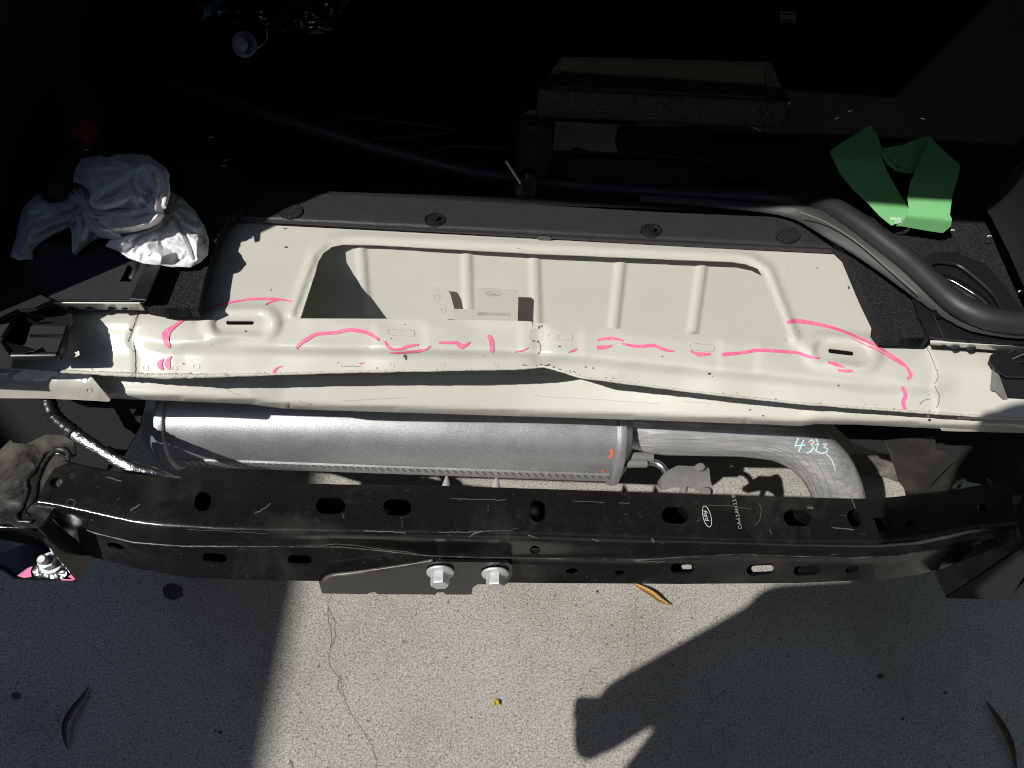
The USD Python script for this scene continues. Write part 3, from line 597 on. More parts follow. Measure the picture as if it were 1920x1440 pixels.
# ---- rear crossmember (black beam)
b0 = [(40, 850), (95, 852), (130, 868), (200, 882), (300, 896), (450, 904), (640, 909), (800, 911), (1000, 917), (1240, 925), (1400, 931), (1600, 936), (1660, 935), (1700, 930), (1800, 918), (1900, 900), (1960, 890)]
b1 = [(40, 940), (100, 949), (140, 958), (250, 981), (300, 987), (400, 993), (500, 996), (1000, 1003), (1500, 1018), (1640, 1019), (1720, 1012), (1830, 992), (1900, 985), (1960, 980)]
b2 = [(x, y + (12 if 140 < x < 1800 else 9)) for x, y in b1]
b3 = [(40, 960), (100, 966), (140, 984), (180, 997), (250, 1014), (340, 1021), (640, 1022), (700, 1028), (800, 1039), (900, 1042), (1200, 1047), (1300, 1040), (1380, 1036), (1600, 1043), (1700, 1036), (1790, 1020), (1960, 1000)]
b3b = [(x, y + 7) for x, y in b3]
b4 = [(40, 1010), (150, 1036), (175, 1045), (250, 1064), (330, 1080), (420, 1086), (560, 1089), (1000, 1093), (1280, 1095), (1500, 1093), (1640, 1087), (1720, 1078), (1790, 1060), (1960, 1030)]
def beam_bump(x, y):
    b = .0016 * (meshkit.noise(np.stack([x / 60, y / 40, 0 * x], -1), 12) - .5)
    b = b - .004 * np.exp(-((x - 700) / 60) ** 2) * np.exp(-((y - 1030) / 16) ** 2) - .003 * np.exp(-((x - 1290) / 50) ** 2) * np.exp(-((y - 1035) / 14) ** 2)
    return b + .0025 * np.exp(-((x - 170) / 40) ** 2) * np.exp(-((y - 925) / 22) ** 2)
beam_S = hsurf([(b0, .570), (b1, .566), (b2, .553), (b3, .507), (b3b, .504), (b4, .446)], 4.5, beam_bump)
bo = [(126, 868)] + [(x, cv(x, b0)) for x in np.arange(135, 1900, 10)] + [(1905, 1000), (1845, 1012)] + [(x, cv(x, b4)) for x in np.arange(1790, 150, -10)] + [(140, 1020), (100, 972), (62, 964), (70, 940), (84, 905), (102, 878)]
holes = [ellipse(105, 905, 12, 9.5, -.4), slot(380, 940, 30, 37, .25), slot(620, 948, 55, 31), slot(745, 951, 53, 31, .03), slot(1008, 958, 28, 42, .02), slot(1266, 966, 50, 32, .04), slot(1495, 971, 51, 31, .06), slot(1602, 972, 24, 34, -.35), Polygon([(1637, 970), (1665, 971), (1675, 999), (1648, 999)]), ellipse(1708, 985, 11, 9, .4), ellipse(1843, 952, 10, 7, .4),
         ellipse(1003, 1031, 9.5, 7.5), ellipse(217, 1025, 17, 6.5, .3), slot(403, 1047, 45, 18, .12), slot(562, 1050, 45, 18, .05), ellipse(1073, 1072, 12, 6.5), ellipse(1163, 1075, 11, 5.5), slot(1280, 1066, 45, 20, -.03), slot(1426, 1068, 52, 21, -.1), slot(1513, 1070, 50, 19, -.06), ellipse(1597, 1068, 13, 7, -.4)]
bp_ = Polygon(bo).buffer(0).difference(shapely.union_all(holes))
beam = part(car, 'rear_crossmember', sheet(bp_, beam_S, 6, .0035), 'frame', 50, label='black painted steel crossmember with punched holes and scuffs')
# its hidden far web and lower return flange
xs2 = np.arange(120, 1880, 40.0); top2 = beam_S(xs2, cv(xs2, b0)) + [0, .001, -.003]
part(beam, 'lower_plate', sheet(Polygon([(x, cv(x, b4) - 4) for x in np.arange(170, 1780, 40)] + [(x, cv(x, b4) - 105) for x in np.arange(1760, 160, -40)]).difference(shapely.union_all([slot(1430, 1065, 42, 13, -.05), slot(1288, 1062, 20, 10), slot(1003, 1032, 15, 9), slot(634, 949, 40, 17), slot(1487, 964, 20, 12), slot(1510, 973, 20, 10)])), flat(.447), 12, .003), 'frame')
part(beam, 'far_web', loft([np.stack([p + [0, -.0015, 0], p + [0, .0015, 0], p + [0, .0015, -.10], p + [0, -.0015, -.10]]) for p in top2]), 'frame', 30)
def scr(polys, S, m, name, par, lift=.0006):
    return part(par, name, cat(*[sheet(p, S, 3, .0003, lift) for p in polys]), m, kind='stuff')
r = np.random.default_rng(21); sc = []
for pts, w in [([(845, 935), (948, 938)], 1.6), ([(915, 946), (915, 958)], .7), ([(1075, 940), (1134, 942)], 1.4), ([(1160, 943), (1180, 944)], 1.4), ([(823, 998), (870, 998), (918, 996)], 1.6), ([(880, 1006), (895, 998), (905, 996)], 3.0), ([(905, 996), (935, 996), (972, 991)], 1.0), ([(685, 996), (720, 997), (762, 999)], 2.2), ([(990, 1003), (1005, 1007)], 2.5), ([(1110, 1010), (1122, 1014)], 3.2), ([(1222, 1010), (1226, 1016)], 3), ([(860, 1045), (925, 1046)], 2.4), ([(1190, 1052), (1245, 1053)], 2.0), ([(600, 1023), (640, 1020), (700, 1027), (800, 1040)], 1.4),
               ([(1318, 947), (1362, 949), (1408, 954)], 1.0), ([(1423, 945), (1427, 955), (1424, 975), (1416, 985)], 1.2), ([(1443, 992), (1446, 1002)], 1.0), ([(1560, 990), (1600, 993)], 3), ([(1597, 938), (1602, 950), (1604, 958)], 2.5), ([(1575, 966), (1610, 968)], .8), ([(750, 970), (755, 985), (752, 992)], .8), ([(480, 962), (500, 950), (506, 945)], 2.6), ([(245, 957), (262, 947)], 3), ([(640, 960), (645, 972)], 1.2), ([(1515, 952), (1522, 953)], 5), ([(350, 992), (500, 1000)], .8), ([(200, 895), (225, 902)], 3)]:
    sc.append(stroke(wob(pts, .6, 14, int(pts[0][0])), w * .62, False) if len(pts) > 1 else None)
for _ in range(90):
    x = r.uniform(160, 1640); y = r.uniform(cv(x, b0) + 4, cv(x, b4) - 3); a = r.uniform(-.8, .8); l = abs(r.normal(0, 4)) + .6
    sc.append(stroke([(x, y), (x + l * math.cos(a), y + l * math.sin(a))], r.uniform(.4, .8), False))
hu = shapely.union_all(holes).buffer(2)
sc = [q for q in (s.difference(hu) for s in sc) if not q.is_empty]
scr(sc, beam_S, 'scratch', 'scuffs', beam)
# raised bead along the welded seam
bx = np.arange(150, 1690, 4.0); part(beam, 'weld_bead', tube(beam_S(bx, cv(bx, b3) + 3), .0006 + .0012 * meshkit.fbm(np.stack([bx / 15, 0 * bx, 0 * bx], 1), 3, 4), 7, .8, 5), 'frame_dirty', True)
for cx, cy, rr in [(135, 892, 5), (133, 943, 9)]: weld(cx, cy, rr, beam_S, beam, 'frame_dirty')
# emblem and stamped number
ang = math.atan2(20, 5.2); emb = ellipse(1325.4, 968.8, 20.6, 7.6, ang)
part(beam, 'emblem', cat(sheet(emb.difference(ellipse(1325.4, 968.8, 19.9, 6.9, ang)), beam_S, 2.5, .0003, .0007), lettering('Ford', beam_S, (1317.5, 956.5), (1.75, 6.6), (7.2, -.6), .0008, .25)), 'white', False)
part(beam, 'lettering', lettering('CA41AH119', beam_S, (1391.5, 992.0), (-1.62, -7.75), (-6.4, .5), .0007), 'grey_print', False)
# ---- hitch plate with two flange bolts
hp_S = lambda px, py: beam_S(px, np.minimum(py, cv(px, b4))) * 0 + aty(px, py, np.interp(px, [600, 960], [.427, .432]))
hpl = part(car, 'tow_plate', sheet([(598, 1092), (604, 1113), (690, 1114), (694, 1111), (702, 1110), (708, 1114), (816, 1115), (820, 1111), (830, 1110), (836, 1115), (884, 1115), (887, 1101), (895, 1096), (950, 1095), (961, 1078), (960, 1060), (952, 1055), (830, 1053), (810, 1054), (760, 1064), (700, 1073), (650, 1079), (618, 1084), (604, 1087)], hp_S, 6, .004), 'black_gloss', label='black plate bolted under the crossmember')
fx = np.array([(606, 1090), (620, 1081), (660, 1076), (700, 1070), (760, 1061), (812, 1052)], float)
part(hpl, 'folded_edge', tube(spline(hp_S(fx[:, 0], fx[:, 1]) + [0, .001, 0], 30), .0028, 8), 'frame_dirty', True)
for i, (cx, cy, tx, ty) in enumerate([(826, 1069, 838, 893), (929, 1072, 931, 896)]):
    o = hp_S(np.array([cx + .0]), np.array([cy + .0]))[0] + [0, -.002, 0]
    fl_ = lathe([(0, 0), (.0195, 0), (.0198, .0015), (.0192, .003), (.0125, .006), (.0, .006)], o, (0.02, -1, 0.02), 32)
    M_ = frame((0.02, -1, .02)); hx = []
    for h, k in [(.004, 1), (.019, 1), (.021, .92)]:
        for q in range(6): hx.append(o + M_ @ np.array([.0135 * k * math.cos(q * math.pi / 3 + .2), .0135 * k * math.sin(q * math.pi / 3 + .2), h]))
    bolt = part(car, 'flange_bolt', cat(fl_, hull(hx), lathe([(.0085, .021), (.0085, .0196), (0, .0196)], o, (0.02, -1, .02), 20)), 'zinc', 30)
    # shank through the beam with its pointed tip beyond the far web
    yt = .60
    for y_ in np.linspace(.5, .8, 301):
        if proj(np.array([o[0], y_, o[2]]))[1] < ty: yt = y_; break
    xt = aty(np.array(tx + 0.), np.array(ty + 0.), yt)[0]
    d_ = np.array([xt, yt, o[2]]) - o; L = np.linalg.norm(d_)
    prof = [(.0075, 0)] + [(.0075 if k % 2 else .0066, L - .075 + k * .0018) for k in range(28)] + [(.0066, L - .022), (.006, L - .016), (.002, L - .001), (0, L)]
    part(bolt, 'shank', lathe(prof, o, d_, 16), 'zinc', 30)

# ---- frame rail ends
fl2 = lambda x, y: .005 * (meshkit.fbm(np.stack([x / 30, y / 24, 0 * x], -1), 3, 14) - .5)
lr_S = hsurf([([(-80, 800), (140, 820)], .556), ([(-80, 900), (140, 900)], .562), ([(-80, 992), (90, 990)], .556)], 4, fl2)
lr = part(car, 'rail_end', sheet([(-80, 880), (-5, 848), (20, 824), (24, 830), (50, 832), (85, 815), (118, 816), (138, 828), (142, 850), (128, 858), (126, 866), (150, 900), (112, 935), (88, 972), (70, 990), (40, 989), (-80, 988)], lr_S, 6, .004), 'frame_dirty', 50, label='dusty black frame rail end with weld beads')
wb = spline([(0, 0, 0)] + [] if False else [tuple(lr_S(np.array(a + 0.), np.array(b + 0.))) for a, b in [(128, 858), (112, 842), (98, 843), (80, 855), (68, 880), (50, 900), (52, 920), (45, 945), (32, 965), (38, 978), (62, 978)]], 60)
part(lr, 'weld_bead', tube(wb, .0034, 9, .8, 7), 'frame_dirty', True)
wb2 = spline([tuple(lr_S(np.array(a + 0.), np.array(b + 0.))) for a, b in [(130, 862), (105, 850), (92, 860), (80, 880), (72, 905), (66, 935), (48, 958), (55, 968)]], 60)
part(lr, 'weld_bead', tube(wb2, .0024, 8, .8, 8), 'frame', True)
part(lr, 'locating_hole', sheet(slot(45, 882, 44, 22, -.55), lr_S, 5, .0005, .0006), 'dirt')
part(lr, 'rolled_edge', tube(spline([P3(-80, 990, .553), P3(0, 988, .553), P3(45, 990, .552), P3(60, 995, .548), P3(75, 1008, .54)], 30), .0045, 12), 'black_gloss', True)
def plate4(pts, th=.004): return vwall([P3(*p) for p in pts], th)
part(lr, 'rail_web', vwall([aty(np.array(-90.), np.array(950.), .53), aty(np.array(92.), np.array(955.), .53), aty(np.array(120.), np.array(1068.), .49), aty(np.array(-90.), np.array(1068.), .49)], .004), 'dark_liner')
part(lr, 'outer_side', vwall([P3(68, 996, .550), P3(84, 1010, .548), P3(152, 1086, .432), P3(150, 1092, .428)], .004), 'black_gloss')
part(lr, 'side_web', cat(vwall([P3(76, 990, .552), P3(90, 970, .554), P3(172, 1036, .440), P3(152, 1088, .430)], .003)), 'black_gloss')
part(lr, 'floor_plate', vwall([P3(-60, 1000, .432), P3(30, 1086, .428), P3(150, 1090, .428), P3(100, 1030, .432)], .003), 'black_gloss')
part(lr, 'left_side', vwall([P3(-90, 990, .55), P3(-92, 1000, .55), P3(30, 1086, .428), P3(-20, 1046, .43)], .003), 'black_gloss')
fp_S = flat(.4315)
for pts in [[(32, 1080), (40, 1072), (52, 1066), (62, 1062), (58, 1072), (60, 1082), (46, 1084)], [(128, 1082), (136, 1076), (148, 1084), (140, 1088)], [(118, 1086), (140, 1087), (138, 1089), (115, 1089)], [(134, 1068), (140, 1074), (136, 1078), (131, 1073)]]:
    part(lr, 'paint_dab', sheet(pts, fp_S, 4, .0004, .0012), 'pink2')
part(lr, 'scraped_metal', sheet([(62, 1070), (74, 1058), (95, 1052), (118, 1062), (128, 1075), (120, 1086), (88, 1084), (70, 1084)], hsurf([([(0, 1050), (200, 1050)], .438), ([(0, 1090), (200, 1090)], .430)], 2, lambda x, y: .008 * (meshkit.fbm(np.stack([x / 9, y / 7, 0 * x], -1), 3, 31) - .5)), 3, .001, .002), 'steel', 50)
o = P3(103, 1058, .434)
part(lr, 'nut', cat(lathe([(0, .012), (.016, .012), (.017, .0), (.021, 0), (.021, -.004)], o, (0, -.25, 1), 26), hull([o + frame((0, -.25, 1)) @ np.array([.0115 * math.cos(q * math.pi / 3), .0115 * math.sin(q * math.pi / 3), h]) for q in range(6) for h in (.008, .026)]), lathe([(.007, .02), (.007, .036), (.005, .038), (0, .038)], o, (0, -.25, 1), 16)), 'galv', 30)

rr_S = hsurf([([(1780, 880), (2000, 850)], .560), ([(1780, 1010), (2000, 1005)], .556)], 4, fl2)
rr = part(car, 'rail_end', sheet([(1838, 905), (1900, 860), (2000, 830), (2000, 1010), (1960, 1012), (1905, 1036), (1880, 1020), (1862, 1000), (1838, 996)], rr_S, 6, .004), 'frame', 50, label='black frame rail end in the shade')
part(rr, 'weld_bead', tube(spline([tuple(rr_S(np.array(a + 0.), np.array(b + 0.))) for a, b in [(1852, 898), (1870, 930), (1890, 960), (1902, 985), (1908, 1010)]], 40), .003, 8, .8, 9), 'frame_dirty', True)
part(rr, 'weld_bead', tube(spline([tuple(beam_S(np.array(a + 0.), np.array(b + 0.)) + [0, 0, .002]) for a, b in [(1835, 992), (1852, 994), (1866, 1005), (1880, 1022), (1900, 1034)]], 40), .003, 8, .8, 10), 'frame_dirty', True)
part(rr, 'inner_side', vwall([P3(1888, 1018, .552), P3(1900, 1032, .550), P3(1775, 1118, .424), P3(1753, 1072, .440)], .004), 'frame_dirty')
part(rr, 'side_web', vwall([P3(1905, 1032, .550), P3(1960, 1015, .552), P3(1890, 1123, .424), P3(1773, 1120, .424)], .003), 'dark_liner')
part(rr, 'rail_web', vwall([aty(np.array(1765.), np.array(990.), .53), aty(np.array(1990.), np.array(985.), .53), aty(np.array(1990.), np.array(1085.), .50), aty(np.array(1755.), np.array(1078.), .50)], .004), 'dark_liner')
part(rr, 'floor_plate', vwall([P3(1773, 1121, .423), P3(1890, 1124, .423), P3(1960, 1075, .428), P3(1820, 1070, .43)], .003), 'dark_liner')
part(rr, 'outer_side', vwall([P3(1890, 1124, .424), P3(1896, 1124, .424), P3(2010, 1010, .55), P3(2000, 1010, .55)], .003), 'dark_liner')

# ---- wiring loom with foil tape
lp3 = spline([P3(92, 742, .585), P3(96, 768, .575), P3(106, 784, .565), P3(135, 808, .56), P3(175, 835, .556), P3(220, 863, .548), P3(262, 882, .538), P3(300, 893, .524), P3(335, 906, .495)], 90)
loom = part(car, 'wiring_loom', tube(lp3[26:], .0088, 14, .5, 2), 'foil', 50, label='wiring loom wrapped in crumpled silver foil tape')
part(loom, 'sleeve', tube(lp3[:28], .0098 + .0009 * np.sin(np.arange(28) * 1.7), 14, .2, 3), 'smooth_plastic', True)

# ---- heat shield plate on the right
hs_S = hsurf([([(1640, 820), (1830, 805)], .50), ([(1640, 870), (1830, 850)], .485), ([(1640, 935), (1830, 930)], .455)], 5, lambda x, y: .012 * ss((x - 1720 - (900 - y) * .55) / 60) * -1)
hs = part(car, 'heat_shield', sheet([(1661, 825), (1752, 817), (1757, 843), (1780, 850), (1792, 872), (1808, 902), (1800, 915), (1740, 935), (1702, 940), (1697, 915), (1686, 902), (1680, 880)], hs_S, 5, .003), 'shield', 50, label='folded black heat shield plate')
part(hs, 'fold', tube([hs_S(np.array(a + 0.), np.array(b + 0.)) for a, b in [(1788, 868), (1765, 890), (1742, 915)]], .0016, 6), 'black_gloss', True)
part(hs, 'clip', tube(spline([hs_S(np.array(a + 0.), np.array(b + 0.)) + [0, 0, .004] for a, b in [(1786, 918), (1795, 906), (1806, 902), (1800, 912)]], 14), .003, 8, .5, 4), 'galv', True)

# ---- dark underbody that closes off the view on both sides and the floor above the road
part(car, 'underbody', cat(box((-.95, .86, .53), (1.05, 4.2, .55), .003)), 'dark_liner', False)
part(car, 'wheel_liner', sheet([(-80, 735), (272, 752), (262, 800), (225, 868), (190, 890), (100, 868), (-80, 850)], hsurf([([(-80, 735), (300, 750)], .52), ([(-80, 880), (300, 890)], .42)]), 16, .004), 'dark_liner')
part(car, 'wheel_liner', sheet([(1560, 790), (2000, 810), (2000, 905), (1860, 910), (1800, 900), (1770, 850), (1660, 850), (1600, 830)], hsurf([([(1640, 800), (2000, 810)], .44), ([(1640, 940), (2000, 930)], .40)]), 16, .004), 'dark_liner')

# ---- black trim strip across the sill
st_z = .784
st_poly = Polygon([(430, 414), (452, 392), (470, 372), (500, 359), (560, 361), (900, 378), (1240, 398), (1480, 408), (1520, 425), (1592, 474), (1575, 476), (1300, 463), (1020, 447), (900, 440), (620, 424)])
st_S = hsurf([([(400, 350), (1600, 412)], st_z), ([(400, 405), (1600, 464)], st_z), ([(400, 416), (1600, 476)], st_z - .012)], 2)
strip = part(car, 'trim_strip', sheet(st_poly, st_S, 7, .012), 'plastic', 40, label='black textured plastic trim strip along the sill')
part(strip, 'bevel_line', tube(st_S(np.arange(440, 1585, 15.0), cv(np.arange(440, 1585, 15.0), [(440, 411), (1020, 441), (1585, 468)])), .0009, 6), 'smooth_plastic', True)
for cx, cy in [(545, 397), (1477, 443)]:
    v = part(strip, 'velcro_patch', sheet(ellipse(cx, cy, 22, 13.5), st_S, 5, .002, .0022), 'carpet')
    part(v, 'rim', sheet(ellipse(cx, cy, 23.5, 15).difference(ellipse(cx, cy, 22, 13.5)), st_S, 3, .003, .0016), 'smooth_plastic')
for cx, cy in [(815, 413), (1220, 433)]:
    s = part(strip, 'screw', sheet(ellipse(cx, cy, 20, 12.5).difference(ellipse(cx, cy, 16.5, 10)), st_S, 3, .002, .0016), 'smooth_plastic')
    o = st_S(np.array(cx + 0.), np.array(cy + 0.)); part(s, 'head', cat(lathe([(.0105, -.001), (.0105, .0012), (.008, .0018), (0, .0018)], o, (0, 0, 1), 24), hull([o + [.0062 * math.cos(q * math.pi / 3), .0062 * math.sin(q * math.pi / 3), h] for q in range(6) for h in (0, .0065)])), 'smooth_plastic', 30)
part(strip, 'scuff', sheet([(1006, 446), (1010, 441), (1030, 442), (1036, 446), (1030, 449), (1010, 448)], st_S, 3, .0005, .0016), 'scratch')

# ---- left side trim
lt_S = flat(.806)
lt = part(car, 'side_trim', sheet(rounded([(40, 520), (94, 563), (243, 563), (276, 496), (300, 455), (60, 455)], 2).difference(Polygon([(224, 528), (244, 528), (262, 500), (240, 496)])), lt_S, 9, .004), 'plastic', 40, label='black textured plastic side trim under the rag')
part(lt, 'edge_lip', tube([P3(94, 563, .804), P3(170, 563.5, .804), P3(272, 564, .804)], .0022, 8), 'smooth_plastic', True)
part(lt, 'trim_bar', solid([P3(244, 562, .810), P3(273, 563, .810), P3(303, 494, .810), P3(277, 494, .810), P3(244, 562, .796), P3(273, 563, .796), P3(303, 494, .796), P3(277, 494, .796)], .0015), 'smooth_plastic')
part(lt, 'tie_down_hook', tube(spline([P3(246, 526, .795), P3(256, 510, .80), P3(258, 492, .803), P3(245, 480, .80), P3(200, 462, .80), P3(150, 480, .80), P3(135, 495, .80)], 40), .006, 12), 'smooth_plastic', True)
part(lt, 'hook_pocket', sheet([(220, 530), (246, 530), (266, 498), (238, 494)], flat(.785), 8, .002), 'dark_liner')
part(lt, 'front_face', vwall([P3(100, 566, .803), P3(262, 567, .803), P3(272, 580, .770), P3(125, 577, .770)], .003), 'paint')
for cx, cy, a in [(172, 573, 10), (212, 574, 11), (137, 573, 8), (236, 571, 9)]:
    part(lt, 'trim_clip', lathe([(0, .006), (.004, .006), (.005, .002), (.0065, 0)], P3(cx, cy, .781), (0, -1, .1), 14), 'smooth_plastic')
part(car, 'side_wall_trim', sheet([(-120, 380), (10, 495), (60, 545), (96, 562), (66, 576), (33, 579), (-5, 597), (-120, 615)], flat(.812), 12, .006), 'dark_liner')
lc = part(car, 'side_carpet', sheet(rounded([(300, 440), (470, 372), (440, 400), (424, 412), (408, 446), (394, 486), (382, 530), (372, 578), (300, 578), (272, 573), (303, 495)], 3), flat(.791), 6, .016), 'carpet', 40, label='black speckled carpet edge left of the opening')

# ---- right side trim and carpet
rc_S = flat(.792)
rc = part(car, 'side_carpet', sheet([(1480, 372), (1586, 472), (1602, 510), (1622, 556), (1644, 600), (1642, 616), (1656, 632), (1744, 634), (1742, 620), (1700, 540), (1720, 500), (1800, 470), (1890, 560), (1930, 600), (2000, 620), (2000, 470), (1840, 380), (1700, 350)], rc_S, 6, .016), 'carpet', 40, label='black speckled carpet right of the opening')
rt_S = flat(.806)
rt = part(car, 'side_trim', sheet(rounded([(1702, 520), (1722, 485), (1752, 471), (1790, 473), (1850, 495), (1890, 545), (1925, 590), (2000, 600), (2000, 650), (1780, 636), (1745, 631), (1722, 590)], 4), rt_S, 7, .004), 'smooth_plastic', 40, label='smooth dark plastic trim around the recessed handle')
part(rt, 'handle_recess', sheet(rounded([(1745, 510), (1760, 498), (1785, 499), (1830, 520), (1870, 560), (1890, 600), (1800, 600), (1760, 560)], 6), hsurf([([(1740, 490), (1900, 500)], .806), ([(1740, 530), (1900, 545)], .780), ([(1740, 610), (1900, 610)], .775)], 6), 5, .002, .004), 'dark_liner', 60)
part(rt, 'recess_rim', tube(spline([P3(1742, 498, .813), P3(1762, 491, .813), P3(1790, 495, .813), P3(1830, 522, .813), P3(1868, 560, .813), P3(1885, 590, .813)], 40), .003, 10), 'smooth_plastic', True)
part(rt, 'tie_down_hook', tube(spline([P3(1755, 520, .80), P3(1790, 530, .806), P3(1820, 548, .806), P3(1850, 575, .80), P3(1860, 600, .79)], 40), .0065, 14), 'black_gloss', True)
part(rt, 'trim_joint', tube([P3(1750, 590, .8125), P3(1770, 634, .8125)], .0006, 5), 'dirt', True)
part(rt, 'front_face', vwall([P3(1744, 640, .800), P3(1925, 648, .800), P3(1925, 660, .772), P3(1745, 645, .772)], .003), 'paint')
for cx, cy in [(1768, 640), (1790, 645), (1820, 647)]: part(rt, 'trim_clip', lathe([(0, .006), (.004, .006), (.005, .002), (.0065, 0)], P3(cx, cy, .786), (0, -1, .1), 14), 'smooth_plastic')
part(rt, 'bolt_head', lathe([(0, .006), (.006, .006), (.008, .003), (.008, 0)], P3(1757, 588, .812), (.1, -.4, 1), 16), 'black_gloss')
sw = part(car, 'side_wall_trim', sheet([(1840, 380), (1880, 340), (2000, 240), (2000, 620), (1930, 560), (1890, 470), (1860, 410)], hsurf([([(1800, 300), (2000, 240)], [(1840, .83), (2000, 1.10)]), ([(1800, 420), (2000, 640)], [(1840, .815), (2000, .86)])], 0), 12, .004), 'plastic', 40)
# ---- bumper brackets
bl_S = lambda z: flat(z)
zb = .786
lb = part(car, 'bumper_bracket', sheet(Polygon([(66, 577), (118, 577), (129, 583), (136, 592), (136, 602), (128, 612), (60, 612)]), flat(zb), 6, .003), 'smooth_plastic', 40, label='black plastic bumper bracket with ribs at the left end')
part(lb, 'lower_wing', sheet(Polygon([(58, 611), (126, 611), (115, 640), (106, 662), (23, 661), (30, 652), (48, 645)]).difference(slot(92, 629.5, 72, 7)), hsurf([([(0, 611), (140, 611)], zb + .002), ([(0, 662), (140, 662)], zb - .008)]), 5, .003), 'smooth_plastic', 40)
part(lb, 'front_roll', tube([P3(24, 667, zb - .010), P3(108, 667, zb - .010)], .0045, 14), 'smooth_plastic', True)
part(lb, 'end_rib', vwall([P3(127, 610, zb + .002), P3(116, 640, zb - .004), P3(108, 664, zb - .008), P3(113, 678, .745), P3(124, 650, .748), P3(128, 618, .755)], .003), 'smooth_plastic')
for a, b, c in [((42, 581), (88, 594), (62, 598)), ((68, 576), (98, 582), (74, 586)), ((48, 594), (74, 606), (56, 606)), ((10, 640), (66, 656), (30, 662))]:
    part(lb, 'rib', vwall([P3(*a, zb + .022), P3(*b, zb + .001), P3(*c, zb + .001)], .0018), 'smooth_plastic')
part(lb, 'rib_box', sheet([(0, 630), (34, 577), (66, 577), (60, 612), (48, 645), (24, 668), (18, 664), (4, 640)], hsurf([([(0, 577), (70, 577)], .765), ([(0, 668), (70, 668)], .755)]), 8, .003), 'dark_liner')
part(lb, 'bumper_edge', cat(sheet([(-80, 605), (-5, 596), (33, 580), (22, 600), (2, 630), (-80, 640)], flat(.80), 6, .006), sheet([(-80, 640), (0, 641), (10, 655), (22, 672), (20, 690), (-80, 692)], hsurf([([(-80, 640), (30, 640)], .795), ([(-80, 690), (30, 690)], .76)]), 6, .006)), 'plastic', 40)
zr = .775
rb2 = part(car, 'bumper_bracket', sheet(rounded([(1855, 676), (1858, 665), (1870, 657), (1935, 660), (2000, 664), (2000, 712), (1890, 706), (1866, 692)], 2).difference(slot(1920, 709, 66, 6, .03)), flat(zr), 5, .003), 'smooth_plastic', 40, label='black plastic bumper bracket with ribs at the right end')
part(rb2, 'side_fin', sheet([(1864, 690), (1869, 692), (1890, 748), (1882, 749), (1868, 734), (1861, 733), (1860, 727)], hsurf([([(1855, 690), (1900, 690)], zr - .002), ([(1855, 750), (1900, 750)], zr - .035)]), 4, .003), 'grey_rubber', 40)
part(rb2, 'lower_wing', sheet([(1870, 694), (1890, 706), (2000, 714), (2000, 752), (1892, 746)], hsurf([([(1855, 690), (2000, 700)], zr - .006), ([(1855, 750), (2000, 752)], zr - .034)]), 6, .003), 'smooth_plastic', 40)
for k, (a, b) in enumerate([((1890, 662), (1912, 657)), ((1898, 673), (1925, 668)), ((1905, 680), (1930, 684))]):
    part(rb2, 'rib', vwall([P3(*a, zr + .001), P3(*b, zr + .001), P3(b[0] + 4, b[1] - 8, zr + .016)], .0018), 'smooth_plastic')

# ---- cargo space: floor, well, walls and the objects fixed in it
part(car, 'cargo_floor', sheet([(-200, 300), (430, 300), (478, 366), (440, 400), (300, 470), (60, 500), (-200, 560)], flat(.795), 24, .01), 'carpet', 40)
part(car, 'cargo_floor', sheet([(1330, 250), (2000, 250), (2000, 400), (1500, 385)], flat(.795), 24, .01), 'carpet', 40)
part(car, 'storage_well', cat(vwall([P3(440, 360, .78), P3(1540, 395, .78), P3(1540, 395, .60) * 1, P3(440, 360, .60)], .01), box((-.75, .95, .615), (1.0, 3.2, .64), .003)), 'dark_liner', False)
part(car, 'well_shelf', sheet([(1036, 286), (1100, 290), (1300, 297), (1340, 308), (1356, 320), (1352, 334), (1200, 330), (1030, 322)], flat(.70), 10, .02), 'trim_dark', 40)
part(car, 'well_bin', sheet(rounded([(1030, 232), (1240, 240), (1390, 236), (1440, 256), (1480, 300), (1490, 340), (1360, 334), (1340, 306), (1100, 286), (1030, 284)], 8), hsurf([([(1000, 225), (1500, 240)], .74), ([(1000, 300), (1500, 345)], .66)]), 10, .01), 'trim_dark', 40)
wl = []
for pts in [[(620, 230), (680, 222), (760, 230), (840, 242), (855, 246), (830, 250), (700, 259)], [(790, 290), (860, 274), (950, 278)], [(1035, 284), (1150, 288), (1300, 297), (1340, 308), (1355, 320)], [(1395, 232), (1430, 248), (1460, 272), (1480, 300)]]:
    wl.append(tube(spline([P3(a, b, .72) for a, b in pts], 40), .0022, 8))
part(car, 'well_edge', cat(*wl), 'trim_dark', True)
cyl = lathe([(0, .0), (.026, 0), (.029, -.003), (.030, -.012), (.034, -.13), (.036, -.15)], P3(1008, 222, .80), (0, 0, 1), 32)
part(car, 'plastic_post', cyl, 'trim_dark', 40)
part(car, 'seat_back', cat(box((-.72, 1.64, .60), (.85, 1.84, 1.3), .03)), 'dark_liner', False)
